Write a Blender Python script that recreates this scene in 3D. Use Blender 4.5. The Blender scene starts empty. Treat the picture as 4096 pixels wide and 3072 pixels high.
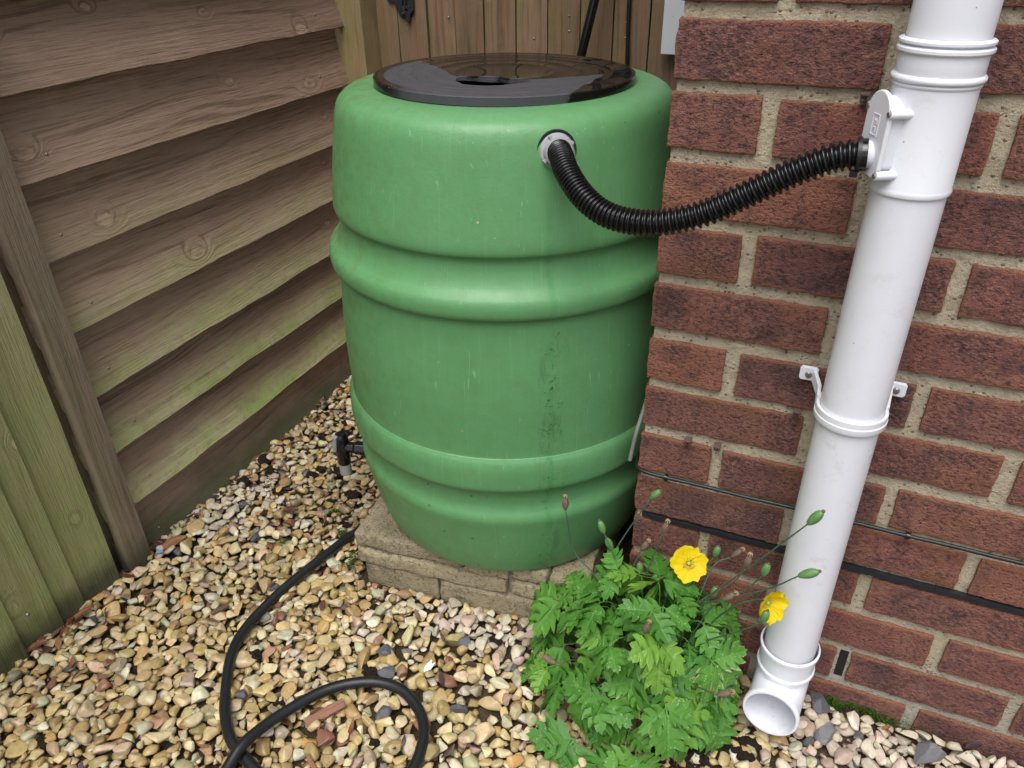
import bpy, bmesh, math, random
import numpy as np
from mathutils import Vector, Matrix, noise as mnoise
PI = math.pi
random.seed(7); RNG = np.random.default_rng(11)
scn = bpy.context.scene
COL = scn.collection

# ------------------------------------------------------------------ camera
def cam_axes(yaw, pitch, roll):
    c, s = math.cos, math.sin
    f = Vector((s(yaw)*c(pitch), c(yaw)*c(pitch), -s(pitch)))
    r = Vector((c(yaw), -s(yaw), 0)); u = r.cross(f)
    return c(roll)*r + s(roll)*u, -s(roll)*r + c(roll)*u, f
CAM_POS = Vector((0.1885, -0.8674, 1.0213))
cr, cu, cf = cam_axes(-0.4165, 0.5501, -0.0173)
cd = bpy.data.cameras.new('camera'); cam = bpy.data.objects.new('camera', cd); COL.objects.link(cam)
cam.matrix_world = Matrix(((cr.x, cu.x, -cf.x, CAM_POS.x), (cr.y, cu.y, -cf.y, CAM_POS.y), (cr.z, cu.z, -cf.z, CAM_POS.z), (0, 0, 0, 1)))
cd.sensor_fit = 'HORIZONTAL'; cd.sensor_width = 36; cd.lens = 26.89; cd.clip_start = 0.02; cd.clip_end = 300
scn.camera = cam

# ------------------------------------------------------------------ sky, sun, exposure
SUN_EL, SUN_AZ = math.radians(66), math.radians(176)      # azimuth clockwise from +Y
w = bpy.data.worlds.new('World'); scn.world = w; w.use_nodes = True
nt = w.node_tree; nt.nodes.clear()
sky = nt.nodes.new('ShaderNodeTexSky'); sky.sky_type = 'NISHITA'; sky.sun_disc = False
sky.sun_elevation = SUN_EL; sky.sun_rotation = SUN_AZ; sky.dust_density = 4.0; sky.air_density = 1.0; sky.ozone_density = 1.0
hs = nt.nodes.new('ShaderNodeHueSaturation'); hs.inputs['Saturation'].default_value = 0.45
bg = nt.nodes.new('ShaderNodeBackground'); bg.inputs['Strength'].default_value = 0.125
wo = nt.nodes.new('ShaderNodeOutputWorld')
nt.links.new(sky.outputs[0], hs.inputs['Color']); nt.links.new(hs.outputs[0], bg.inputs['Color']); nt.links.new(bg.outputs[0], wo.inputs[0])
sl = bpy.data.lights.new('sun', 'SUN'); sl.energy = 1.5; sl.angle = math.radians(48); sl.color = (1.0, 0.98, 0.96)
so = bpy.data.objects.new('sun', sl); COL.objects.link(so)
sd = Vector((math.sin(SUN_AZ)*math.cos(SUN_EL), math.cos(SUN_AZ)*math.cos(SUN_EL), math.sin(SUN_EL)))
so.rotation_euler = sd.to_track_quat('Z', 'Y').to_euler(); so.location = (-1, -2, 4)
vs = scn.view_settings; vs.view_transform = 'Standard'; vs.look = 'None'; vs.gamma = 1; vs.use_curve_mapping = False
vs.exposure = 0.60

# ------------------------------------------------------------------ material helper
class M:
    def __init__(s, name):
        s.m = bpy.data.materials.new(name); s.m.use_nodes = True; s.t = s.m.node_tree; s.t.nodes.clear()
        s.o = s.t.nodes.new('ShaderNodeOutputMaterial'); s.b = s.t.nodes.new('ShaderNodeBsdfPrincipled')
        s.t.links.new(s.b.outputs[0], s.o.inputs[0])
    def lk(s, v, inp):
        if isinstance(v, bpy.types.NodeSocket): s.t.links.new(v, inp)
        elif isinstance(v, (tuple, list)) and len(v) == 3 and inp.type == 'RGBA': inp.default_value = (*v, 1)
        else: inp.default_value = v
    def new(s, ty, **kw):
        n = s.t.nodes.new(ty)
        for k, v in kw.items(): setattr(n, k, v)
        return n
    def co(s, k='Object'): return s.new('ShaderNodeTexCoord').outputs[k]
    def pos(s): return s.new('ShaderNodeNewGeometry').outputs['Position']
    def rnd(s): return s.new('ShaderNodeObjectInfo').outputs['Random']
    def attr(s, name, out='Fac'): return s.new('ShaderNodeAttribute', attribute_name=name).outputs[out]
    def sep(s, v):
        n = s.new('ShaderNodeSeparateXYZ'); s.lk(v, n.inputs[0]); return n.outputs
    def comb(s, x, y, z):
        n = s.new('ShaderNodeCombineXYZ')
        for i, v in enumerate((x, y, z)): s.lk(v, n.inputs[i])
        return n.outputs[0]
    def vmath(s, op, a, b):
        n = s.new('ShaderNodeVectorMath', operation=op); s.lk(a, n.inputs[0])
        if op == 'SCALE': s.lk(b, n.inputs['Scale'])
        else: s.lk(b, n.inputs[1])
        return n.outputs[0]
    def map(s, v, scale=(1, 1, 1), loc=(0, 0, 0), rot=(0, 0, 0)):
        n = s.new('ShaderNodeMapping'); s.lk(v, n.inputs[0]); n.inputs['Location'].default_value = loc
        n.inputs['Rotation'].default_value = rot; n.inputs['Scale'].default_value = scale; return n.outputs[0]
    def noise(s, v, scale=5, detail=4, rough=.55, dist=0, out=0):
        n = s.new('ShaderNodeTexNoise'); s.lk(v, n.inputs['Vector'])
        for k, q in (('Scale', scale), ('Detail', detail), ('Roughness', rough), ('Distortion', dist)): s.lk(q, n.inputs[k])
        return n.outputs[out]
    def vor(s, v, scale=5, feature='F1', out='Distance', rand=1, dims='3D'):
        n = s.new('ShaderNodeTexVoronoi', feature=feature, voronoi_dimensions=dims); s.lk(v, n.inputs['Vector']); s.lk(scale, n.inputs['Scale']); s.lk(rand, n.inputs['Randomness'])
        return n.outputs[out]
    def ma(s, op, a, b=0., c=0., clamp=False):
        n = s.new('ShaderNodeMath', operation=op, use_clamp=clamp)
        for i, v in enumerate((a, b, c)): s.lk(v, n.inputs[i])
        return n.outputs[0]
    def ss(s, v, a, b, lo=0., hi=1.):
        n = s.new('ShaderNodeMapRange', interpolation_type='SMOOTHSTEP'); s.lk(v, n.inputs[0])
        for i, q in enumerate((a, b, lo, hi)): n.inputs[i+1].default_value = q
        return n.outputs[0]
    def ramp(s, f, stops, interp='LINEAR'):
        n = s.new('ShaderNodeValToRGB'); s.lk(f, n.inputs[0]); cr_ = n.color_ramp; cr_.interpolation = interp
        while len(cr_.elements) < len(stops): cr_.elements.new(.5)
        for e, (p, c) in zip(cr_.elements, stops):
            e.position = p; e.color = (*c, 1) if isinstance(c, tuple) else (c, c, c, 1)
        return n.outputs[0]
    def mix(s, f, a, b, blend='MIX'):
        n = s.new('ShaderNodeMix', data_type='RGBA', blend_type=blend); s.lk(f, n.inputs[0]); s.lk(a, n.inputs[6]); s.lk(b, n.inputs[7]); return n.outputs[2]
    def bump(s, h, strength=.5, dist=.01, normal=None):
        n = s.new('ShaderNodeBump'); s.lk(h, n.inputs['Height']); n.inputs['Strength'].default_value = strength; n.inputs['Distance'].default_value = dist
        if normal is not None: s.lk(normal, n.inputs['Normal'])
        return n.outputs[0]
    def fin(s, base, rough=.6, normal=None, **kw):
        s.lk(base, s.b.inputs['Base Color']); s.lk(rough, s.b.inputs['Roughness'])
        if normal is not None: s.lk(normal, s.b.inputs['Normal'])
        for k, v in kw.items(): s.lk(v, s.b.inputs[k.replace('_', ' ')])
        return s.m

# ------------------------------------------------------------------ mesh helpers
def mobj(name, verts, faces, mat, parent=None, smooth=False, loc=None, mw=None, attrs=None):
    me = bpy.data.meshes.new(name)
    me.from_pydata([tuple(v) for v in verts] if not isinstance(verts, np.ndarray) else verts.tolist(), [], faces if not isinstance(faces, np.ndarray) else faces.tolist())
    if mat: me.materials.append(mat)
    if smooth: me.polygons.foreach_set('use_smooth', [True]*len(me.polygons))
    if attrs:
        for k, (ty, data) in attrs.items():
            a = me.attributes.new(k, ty, 'POINT')
            a.data.foreach_set('color' if 'COLOR' in ty else 'value', np.asarray(data, dtype=np.float32).ravel())
    me.update()
    o = bpy.data.objects.new(name, me); COL.objects.link(o)
    if loc is not None: o.location = loc
    if mw is not None: o.matrix_world = mw
    if parent is not None: o.parent = parent
    return o
def empty(name, loc=(0, 0, 0), rz=0):
    o = bpy.data.objects.new(name, None); COL.objects.link(o); o.location = loc; o.rotation_euler = (0, 0, rz); o.empty_display_size = .02
    return o
def tag(o, label, cat, group=None):
    o['label'] = label; o['category'] = cat
    if group: o['group'] = group
    return o
def fix(me):
    bm = bmesh.new(); bm.from_mesh(me); bmesh.ops.recalc_face_normals(bm, faces=bm.faces); bm.to_mesh(me); bm.free(); me.update()

class MB:
    """collects shapes for one mesh"""
    def __init__(s): s.v = []; s.f = []
    def add(s, v, f):
        k = len(s.v); s.v += [tuple(q) for q in v]; s.f += [tuple(i+k for i in q) for q in f]
    def box(s, c, h, rot=None):
        P = [Vector((x*h[0], y*h[1], z*h[2])) for x in (-1, 1) for y in (-1, 1) for z in (-1, 1)]
        if rot is not None: P = [rot @ p for p in P]
        s.add([p+Vector(c) for p in P], [(0, 1, 3, 2), (4, 6, 7, 5), (0, 4, 5, 1), (2, 3, 7, 6), (0, 2, 6, 4), (1, 5, 7, 3)])
    def tube(s, pts, rad, n=12, cap=True):
        v, f = sweep(pts, rad, n, cap); s.add(v, f)
    def lathe(s, prof, n=48, c=(0, 0, 0), cap=False, rot=None):
        v, f = lathe(prof, n, cap)
        v = [Vector(q) for q in v]
        if rot is not None: v = [rot @ q for q in v]
        s.add([q+Vector(c) for q in v], f)
    def prism(s, poly, h0, h1, to3):
        n = len(poly); v = [to3(x, y, h0) for x, y in poly]+[to3(x, y, h1) for x, y in poly]
        f = [tuple(range(n))[::-1], tuple(range(n, 2*n))]+[(i, (i+1) % n, n+(i+1) % n, n+i) for i in range(n)]
        s.add(v, f)
    def build(s, name, mat, parent=None, smooth=False, loc=None, mw=None, bevel=0, autosm=None):
        o = mobj(name, s.v, s.f, mat, parent, smooth, loc, mw); fix(o.data)
        if bevel:
            md = o.modifiers.new('bevel', 'BEVEL'); md.width = bevel; md.segments = 2; md.limit_method = 'ANGLE'; md.angle_limit = .6
        if smooth and autosm: smooth_angle(o.data, autosm)
        return o
def smooth_angle(me, ang):
    bm = bmesh.new(); bm.from_mesh(me)
    for e in bm.edges:
        if len(e.link_faces) == 2 and e.calc_face_angle(0) > ang: e.smooth = False
    bm.to_mesh(me); bm.free()
def lathe(prof, n=48, cap=False):
    v = []; f = []
    for r, z in prof:
        for i in range(n):
            a = 2*PI*i/n; v.append((r*math.cos(a), r*math.sin(a), z))
    for j in range(len(prof)-1):
        for i in range(n):
            k = (i+1) % n; f.append((j*n+i, j*n+k, (j+1)*n+k, (j+1)*n+i))
    if cap:
        f.append(tuple(range(n))[::-1]); f.append(tuple(range((len(prof)-1)*n, len(prof)*n)))
    return v, f
def catmull(pts, per=10):
    P = [Vector(p) for p in pts]; P = [P[0]*2-P[1]]+P+[P[-1]*2-P[-2]]; out = []
    for i in range(1, len(P)-2):
        a, b, c, d = P[i-1:i+3]
        for k in range(per):
            t = k/per
            out.append(.5*((2*b)+(c-a)*t+(2*a-5*b+4*c-d)*t*t+(3*b-a-3*c+d)*t**3))
    out.append(P[-2]); return out
def resample(pts, step):
    L = [0]
    for a, b in zip(pts, pts[1:]): L.append(L[-1]+(b-a).length)
    n = max(2, int(L[-1]/step)); out = []; j = 0
    for i in range(n+1):
        d = L[-1]*i/n
        while j < len(L)-2 and L[j+1] < d: j += 1
        t = (d-L[j])/max(1e-9, L[j+1]-L[j]); out.append(pts[j].lerp(pts[j+1], min(1, t)))
    return out
def sweep(pts, rad, n=12, cap=True, squash=None):
    pts = [Vector(p) for p in pts]; N = len(pts)
    rad = rad if hasattr(rad, '__len__') else [rad]*N
    T = [(pts[min(i+1, N-1)]-pts[max(i-1, 0)]).normalized() for i in range(N)]
    u = T[0].orthogonal().normalized(); v = []; f = []
    for i in range(N):
        u = (u-T[i]*u.dot(T[i])).normalized(); b = T[i].cross(u)
        for k in range(n):
            a = 2*PI*k/n; v.append(pts[i]+(u*math.cos(a)+b*math.sin(a))*rad[i])
    for i in range(N-1):
        for k in range(n):
            q = (k+1) % n; f.append((i*n+k, i*n+q, (i+1)*n+q, (i+1)*n+k))
    if cap: f.append(tuple(range(n))[::-1]); f.append(tuple(range((N-1)*n, N*n)))
    return v, f
def axis_vals(h, r, step):
    n = max(1, int(round((2*h-2*r)/step)))
    return [-h, -h+r*.35]+[-h+r+(2*h-2*r)*i/n for i in range(n+1)]+[h-r*.35, h]
def rough_box(hx, hy, hz, r, step, amp, freq, seed, amp2=0, freq2=0):
    """rounded box surface with noise; returns verts, faces and distance of each vert from the front outline"""
    X, Y, Z = axis_vals(hx, r, step), axis_vals(hy, r, step*2), axis_vals(hz, r, step)
    idx = {}; V = []; F = []; E = []
    off = Vector((seed*7.3, seed*3.1, seed*5.7))
    def vid(i, j, k):
        key = (i, j, k)
        if key in idx: return idx[key]
        p = Vector((X[i], Y[j], Z[k]))
        q = Vector((max(-hx+r, min(hx-r, p.x)), max(-hy+r, min(hy-r, p.y)), max(-hz+r, min(hz-r, p.z))))
        d = p-q; l = d.length; nrm = d/l if l > 0 else Vector((0, 0, 1))
        p2 = q+nrm*r
        d_ = amp*mnoise.noise((p2+off)*freq)
        if amp2: d_ += amp2*mnoise.noise((p2+off)*freq2)
        E.append(min(hx-abs(p.x), hz-abs(p.z)))
        idx[key] = len(V); V.append(p2+nrm*d_); return idx[key]
    nx, ny, nz = len(X)-1, len(Y)-1, len(Z)-1
    for i in range(nx):
        for k in range(nz):
            F.append((vid(i, 0, k), vid(i+1, 0, k), vid(i+1, 0, k+1), vid(i, 0, k+1)))
            F.append((vid(i, ny, k), vid(i, ny, k+1), vid(i+1, ny, k+1), vid(i+1, ny, k)))
    for j in range(ny):
        for k in range(nz):
            F.append((vid(0, j, k), vid(0, j, k+1), vid(0, j+1, k+1), vid(0, j+1, k)))
            F.append((vid(nx, j, k), vid(nx, j+1, k), vid(nx, j+1, k+1), vid(nx, j, k+1)))
    for i in range(nx):
        for j in range(ny):
            F.append((vid(i, j, 0), vid(i, j+1, 0), vid(i+1, j+1, 0), vid(i+1, j, 0)))
            F.append((vid(i, j, nz), vid(i+1, j, nz), vid(i+1, j+1, nz), vid(i, j+1, nz)))
    return V, F, E

# ------------------------------------------------------------------ materials
def mat_brick():
    m = M('brick'); p = m.pos(); rn = m.rnd()
    q = m.vmath('ADD', p, m.comb(m.ma('MULTIPLY', rn, 13), m.ma('MULTIPLY', rn, 7), 0))
    st = m.map(q, (1, 1, 1.35))
    big = m.noise(q, 16, 3, .55)
    mid = m.noise(st, 190, 4, .72, .1)
    fine = m.noise(st, 330, 3, .7)
    base = m.ramp(rn, [(0, (.350, .138, .102)), (.18, (.225, .100, .094)), (.36, (.390, .162, .112)), (.52, (.185, .090, .089)), (.68, (.330, .130, .100)), (.84, (.210, .100, .099)), (1, (.310, .122, .096))])
    band = m.noise(m.comb(m.ma('MULTIPLY', m.sep(q)[0], 22), rn, m.ma('MULTIPLY', m.sep(q)[2], 3)), 1.0, 2, .5)
    base = m.mix(m.ss(band, .52, .62, 0, .40), base, (.125, .072, .076)); base = m.mix(m.ss(band, .46, .36, 0, .40), base, (.40, .19, .125))
    dark = m.mix(m.ss(big, .48, .66, 0, .70), base, (.105, .060, .062))
    warm = m.mix(m.ss(m.noise(q, 10, 2, .5, .3), .55, .75, 0, .7), dark, (.30, .135, .075))
    sp = m.mix(m.ma('MULTIPLY', m.ss(mid, .51, .61, 0, .75), m.ss(m.noise(q, 13, 3), .35, .65, .25, 1)), warm, (.44, .205, .145))
    sp = m.mix(m.ss(mid, .475, .38, 0, .76), sp, (.066, .038, .038))  # dark flecks that follow the bump's pits, painting in their shade
    edge = m.attr('edge')
    ed = m.ma('ADD', edge, m.ma('MULTIPLY', m.ma('SUBTRACT', m.noise(q, 60, 3, .6), .5), .012))
    sp = m.mix(m.ss(ed, .0065, .0, 0, .62), sp, (.38, .165, .095))
    lime = m.mix(m.ss(m.noise(q, 130, 3, .8), .70, .80, 0, .55), sp, (.42, .38, .33))
    lime = m.mix(m.ma('MULTIPLY', m.ss(m.noise(q, 22, 4, .7), .6, .75), m.ss(m.sep(p)[2], .42, .12, 0, .45)), lime, (.30, .23, .21))
    h = m.ma('ADD', m.ma('MULTIPLY', mid, 1.0), m.ma('MULTIPLY', fine, .45))
    return m.fin(lime, .78, m.bump(h, 1.0, .010), Specular_IOR_Level=.3)
def mat_mortar():
    m = M('mortar'); p = m.pos()
    n1 = m.noise(p, 9, 3); n2 = m.noise(p, 120, 5, .8); g = m.vor(p, 210, 'F1'); gc = m.vor(p, 210, 'F1', 'Color')
    c = m.mix(n1, (.52, .445, .32), (.64, .56, .42)); c = m.mix(m.ss(n2, .47, .66, 0, .6), c, (.33, .265, .175))
    grit = m.ss(g, .42, .22, 0, 1); gr = m.ma('MULTIPLY', grit, m.ss(m.sep(gc)[0], .72, .8))
    c = m.mix(gr, c, m.ramp(m.sep(gc)[1], [(0, (.55, .50, .42)), (.6, (.42, .33, .22)), (.85, (.27, .22, .16)), (1, (.62, .60, .55))]))
    zz = m.sep(p)[2]
    c = m.mix(m.ss(m.ma('ADD', zz, m.ma('MULTIPLY', n2, .12)), .20, .10, 0, .55), c, (.42, .42, .38))
    h = m.ma('ADD', m.ma('MULTIPLY', n2, 1), m.ma('MULTIPLY', gr, .5)); h = m.ma('ADD', h, m.ma('MULTIPLY', m.noise(p, 28, 3), 1.2))
    return m.fin(c, .92, m.bump(h, 1.0, .007), Specular_IOR_Level=.2)
def mat_wood(name, c0, c1, cd, algae=0, acol=(.22, .23, .085), zlo=.15, zhi=.8, vw=.05, red=0, knots=True, uniform=0):
    """grain along local X, board height along local Y (0 at lower edge)"""
    m = M(name); o = m.co('Object'); rn = m.rnd()
    q = m.vmath('ADD', o, m.comb(m.ma('MULTIPLY', rn, 37), m.ma('MULTIPLY', rn, 11), m.ma('MULTIPLY', rn, 5)))
    warp = m.noise(m.map(q, (.9, 5, 3)), 1.6, 2, .5)
    qk = m.map(m.vmath('ADD', o, m.comb(m.ma('MULTIPLY', rn, 37), 0, 0)), (4.6, 7.2, 1)); kd = m.vor(qk, 1.0, 'F1', 'Distance', .75, '2D'); kc = m.sep(m.vor(qk, 1.0, 'F1', 'Color', .75, '2D'))[0]
    kd = m.ma('MULTIPLY', kd, m.ss(m.sep(m.vor(qk, 1.0, 'F1', 'Color', .75, '2D'))[1], 0, 1, .80, 1.8)); on = m.ss(kc, .64, .66) if knots else 0.0
    near = m.ma('MULTIPLY', m.ss(kd, .24, .02), on)
    ring = m.ma('ADD', m.ma('MULTIPLY', m.sep(q)[1], 42), m.ma('ADD', m.ma('MULTIPLY', warp, 4.0), m.ma('MULTIPLY', near, 2.2)))
    g1 = m.noise(m.comb(m.ma('MULTIPLY', m.sep(q)[0], 1.1), ring, m.sep(q)[2]), 2.0, 4, .6)
    fib = m.noise(m.map(q, (16, 420, 60)), 1.0, 2, .6)
    blot = m.noise(q, 14, 4, .6, .4)
    col = m.mix(g1, c0, c1); col = m.mix(m.ss(g1, .46, .32, 0, .55), col, cd)
    col = m.mix(m.ss(fib, .50, .70, 0, .38), col, cd)
    col = m.mix(m.ss(m.noise(m.map(q, (5, 150, 20)), 1.0, 2, .5), .57, .68, 0, .30), col, cd)
    col = m.mix(m.ss(blot, .5, .75, 0, .20), col, tuple(min(1, x*1.35) for x in c1))
    tone = m.ss(rn, 0, 1, .84, 1.14); col = m.mix(1.0, col, m.comb(tone, tone, tone), 'MULTIPLY')
    if red: col = m.mix(m.ma('MULTIPLY', m.ss(m.noise(m.map(q, (3, 18, 1)), 2, 4, .6), .5, .68), red), col, (.30, .125, .075))
    if knots:
        kn = m.ma('MULTIPLY', m.ss(m.ma('ADD', kd, m.ma('MULTIPLY', m.ma('SUBTRACT', m.noise(q, 50, 2), .5), .05)), .085, .060), m.ma('MULTIPLY', on, .75))
        col = m.mix(m.ma('MULTIPLY', m.ma('MULTIPLY', m.ss(kd, .135, .085), m.ss(g1, .35, .6, 1, .3)), m.ma('MULTIPLY', on, .50)), col, cd)
        col = m.mix(kn, col, m.mix(m.ss(m.noise(m.map(q, (40, 160, 1)), 1, 3), .42, .62), tuple(min(1, x*1.22) for x in c1), c0))
    if algae:
        v = m.sep(o)[1]; P = m.sep(m.pos()); nz = m.noise(q, 7, 5, .65, .3); nf = m.noise(q, 60, 4, .7)
        zf = m.ss(P[2], zhi, zlo)
        lo = m.ss(m.ma('ADD', v, m.ma('MULTIPLY', m.ma('SUBTRACT', nz, .5), .11)), vw, .0)
        a = m.ma('MULTIPLY', m.ma('MAXIMUM', lo, uniform), m.ma('MULTIPLY', zf, algae))
        a = m.ma('MULTIPLY', a, m.ss(nf, .22, .55, .35, 1), clamp=True)
        col = m.mix(a, col, m.mix(m.ss(m.noise(q, 11, 3), .4, .65), acol, tuple(x*y for x, y in zip(acol, (.72, .95, .55)))))
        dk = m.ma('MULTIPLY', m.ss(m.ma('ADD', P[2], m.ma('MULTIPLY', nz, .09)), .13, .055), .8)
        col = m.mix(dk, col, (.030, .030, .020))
    h = m.ma('ADD', m.ma('MULTIPLY', fib, .5), m.ma('ADD', m.ma('MULTIPLY', g1, .9), m.ma('MULTIPLY', m.noise(q, 150, 3), .3)))
    return m.fin(col, .80, m.bump(h, .7, .003), Specular_IOR_Level=.25)
def mat_butt():
    m = M('green_plastic'); o = m.co('Object'); S = m.sep(o)
    ang = m.ma('ARCTAN2', S[1], S[0])
    n = m.noise(o, 7, 4); n2 = m.noise(o, 45, 5, .7); n3 = m.noise(o, 260, 3, .7)
    base = m.mix(n, (.100, .275, .109), (.121, .312, .130))
    sc = m.noise(m.comb(m.ma('MULTIPLY', ang, 60), m.ma('MULTIPLY', S[2], 3), 0), 2, 3, .6)
    base = m.mix(m.ss(sc, .56, .74, 0, .30), base, (.19, .43, .23))
    base = m.mix(m.ss(m.noise(m.map(o, (1, 1, .35)), 9, 5, .7, .6), .50, .70, 0, .30), base, (.075, .235, .075))
    scr = m.noise(m.map(o, (90, 90, 9)), 2.0, 2, .5, 1.5); base = m.mix(m.ma('MULTIPLY', m.ss(scr, .70, .735), .45), base, (.24, .46, .27))
    # algae film and brown bloom on the fence side and above the bands
    left = m.ss(ang, -1.5, -3.0); film = m.ma('MULTIPLY', m.ss(n2, .42, .66), m.ma('ADD', m.ma('MULTIPLY', left, .75), .14))
    base = m.mix(film, base, (.10, .16, .035))
    bl = m.ma('MULTIPLY', m.ss(m.noise(o, 110, 4, .8), .60, .72), m.ss(m.noise(o, 6, 2), .45, .62)); base = m.mix(m.ma('MULTIPLY', bl, .7), base, (.17, .16, .05))
    # dark run below the inlet with black mould spots
    dx = m.ma('ABSOLUTE', m.ma('ADD', m.ma('ADD', ang, .945), m.ma('MULTIPLY', m.ma('SUBTRACT', m.noise(o, 9, 2), .5), .05)))
    run = m.ma('MULTIPLY', m.ss(dx, .030, .004), m.ss(S[2], .66, .60)); run = m.ma('MULTIPLY', run, m.ss(m.noise(m.comb(0, 0, S[2]), 16, 3, .6), .38, .62)); base = m.mix(m.ma('MULTIPLY', run, .38), base, (.040, .20, .050))
    smear = m.noise(m.map(o, (1, 1, .25)), 60, 4, .7); base = m.mix(m.ma('MULTIPLY', m.ma('MULTIPLY', m.ss(smear, .48, .70), m.ss(dx, .16, .02)), m.ss(S[2], .52, .40, 0, .38)), base, (.03, .075, .025))
    spot = m.ma('MULTIPLY', m.ss(m.noise(o, 170, 5, .8), .57, .62), m.ss(m.ma('ADD', dx, m.ma('MULTIPLY', m.noise(o, 40, 3), .10)), .13, .04))
    zz = m.noise(m.comb(0, 0, S[2]), 11, 2, .5); spot = m.ma('MULTIPLY', spot, m.ma('MULTIPLY', m.ss(zz, .42, .52), m.ss(S[2], .50, .42)))
    base = m.mix(m.ma('MULTIPLY', spot, .92), base, (.008, .010, .008))
    sx = m.vor(o, 42, 'F1'); sc2 = m.sep(m.vor(o, 42, 'F1', 'Color')); sm = m.ma('MULTIPLY', m.ss(sx, .085, .06), m.ss(sc2[0], .70, .72))
    base = m.mix(sm, base, m.ramp(sc2[1], [(0, (.05, .035, .015)), (.5, (.04, .07, .02)), (.75, (.5, .5, .42)), (1, (.2, .09, .03))]))
    h = m.ma('ADD', m.ma('MULTIPLY', n3, .5), m.ma('ADD', m.ma('MULTIPLY', m.noise(o, 30, 3), .8), m.ma('MULTIPLY', spot, .6)))
    return m.fin(base, m.ma('ADD', .32, m.ma('MULTIPLY', n2, .16)), m.bump(h, .45, .0014), Specular_IOR_Level=.42)
def mat_lid():
    m = M('wet_black_plastic'); o = m.co('Object'); S = m.sep(o)
    n = m.noise(o, 26, 4, .6); 
    ax = m.ma('MAXIMUM', m.ma('SUBTRACT', m.ma('ABSOLUTE', S[0]), .045), 0)
    f = m.ma('ADD', m.ma('MULTIPLY', ax, .95), m.ma('MULTIPLY', m.ma('SUBTRACT', n, .5), .03))
    dry = m.ss(m.ma('SUBTRACT', m.ma('ADD', S[1], .062), f), .003, -.002)
    r = m.ma('SQRT', m.ma('ADD', m.ma('MULTIPLY', S[0], S[0]), m.ma('MULTIPLY', S[1], S[1])))
    dry = m.ma('MULTIPLY', dry, m.ss(m.ma('ADD', S[0], m.ma('MULTIPLY', n, .02)), .150, .146))
    dry = m.ma('MULTIPLY', dry, m.ma('MAXIMUM', m.ss(r, .170, .166), m.ss(S[0], -.10, -.05)))
    fl = m.ma('MULTIPLY', m.ss(m.noise(m.map(o, (60, 160, 1)), 1, 3, .6), .62, .66), m.ss(S[0], -.06, -.1)); dry = m.ma('MULTIPLY', dry, m.ma('SUBTRACT', 1, fl))
    c = m.mix(dry, (.010, .0095, .009), m.mix(m.noise(o, 60, 4), (.050, .052, .059), (.075, .077, .086)))
    sp = m.ma('MULTIPLY', m.ss(m.vor(o, 55, 'F1'), .07, .05), m.ss(m.sep(m.vor(o, 55, 'F1', 'Color'))[0], .82, .84)); c = m.mix(sp, c, (.35, .32, .27))
    h = m.ma('ADD', m.ma('MULTIPLY', m.noise(o, 340, 3), m.ma('MULTIPLY', dry, .5)), m.ma('MULTIPLY', m.noise(o, 16, 1), .12))
    return m.fin(c, m.ma('ADD', .05, m.ma('MULTIPLY', dry, .42)), m.bump(h, .25, .0006), Specular_IOR_Level=.24)
def mat_plain(name, c, rough, var=.15, scale=40, bs=.15, bd=.0006, spec=.5, c2=None, spots=0, spotcol=(.25, .22, .18)):
    m = M(name); o = m.co('Object'); n = m.noise(o, scale, 4, .6)
    col = m.mix(n, tuple(x*(1-var) for x in c), c2 or tuple(min(1, x*(1+var)) for x in c))
    if spots:
        s_ = m.ma('MULTIPLY', m.ss(m.noise(o, 150, 4, .75), .66, .74), m.ss(m.noise(o, 12, 3), .5, .62)); col = m.mix(m.ma('MULTIPLY', s_, spots), col, spotcol)
    return m.fin(col, rough, m.bump(m.noise(o, scale*5, 3), bs, bd), Specular_IOR_Level=spec)
def mat_pebble():
    m = M('pebble'); o = m.pos(); c = m.attr('Col', 'Color')
    n = m.noise(o, 120, 4, .65); n2 = m.noise(o, 420, 3, .7)
    col = m.mix(m.ss(n, .35, .7, 0, .5), c, m.mix(1.0, c, (.62, .52, .38), 'MULTIPLY'))
    col = m.mix(m.ss(n2, .62, .75, 0, .35), col, (.10, .07, .04))
    col = m.mix(m.ss(n2, .36, .25, 0, .25), col, (.75, .68, .55))
    dryness = m.attr('dry')
    return m.fin(col, m.ma('ADD', .34, m.ma('MULTIPLY', dryness, .4)), m.bump(m.ma('ADD', n, m.ma('MULTIPLY', n2, .4)), .4, .0016), Specular_IOR_Level=.42)
def mat_soil():
    m = M('soil'); o = m.pos(); n = m.noise(o, 60, 6, .75); n2 = m.noise(o, 8, 3)
    c = m.mix(n, (.030, .020, .012), (.095, .066, .036)); c = m.mix(m.ss(n2, .50, .66, 0, .6), c, (.15, .11, .060))
    far = m.vor(o, 48, 'F1', 'Color'); d = m.vor(o, 48, 'F1'); P = m.sep(o)
    fc = m.ramp(m.sep(far)[0], [(0, (.34, .24, .11)), (.35, (.45, .35, .19)), (.6, (.30, .19, .09)), (.8, (.5, .44, .32)), (1, (.20, .09, .06))])
    fc = m.mix(m.ss(d, .3, .55), fc, (.05, .035, .02))
    out = m.ma('MAXIMUM', m.ss(P[0], .95, 1.0), m.ma('MAXIMUM', m.ss(P[1], -.84, -.90), m.ss(P[1], 1.0, 1.1)))
    c = m.mix(out, c, fc)
    return m.fin(c, .8, m.bump(m.ma('ADD', n, m.ma('MULTIPLY', m.ma('MULTIPLY', d, out), -3)), .9, .01), Specular_IOR_Level=.25)
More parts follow.
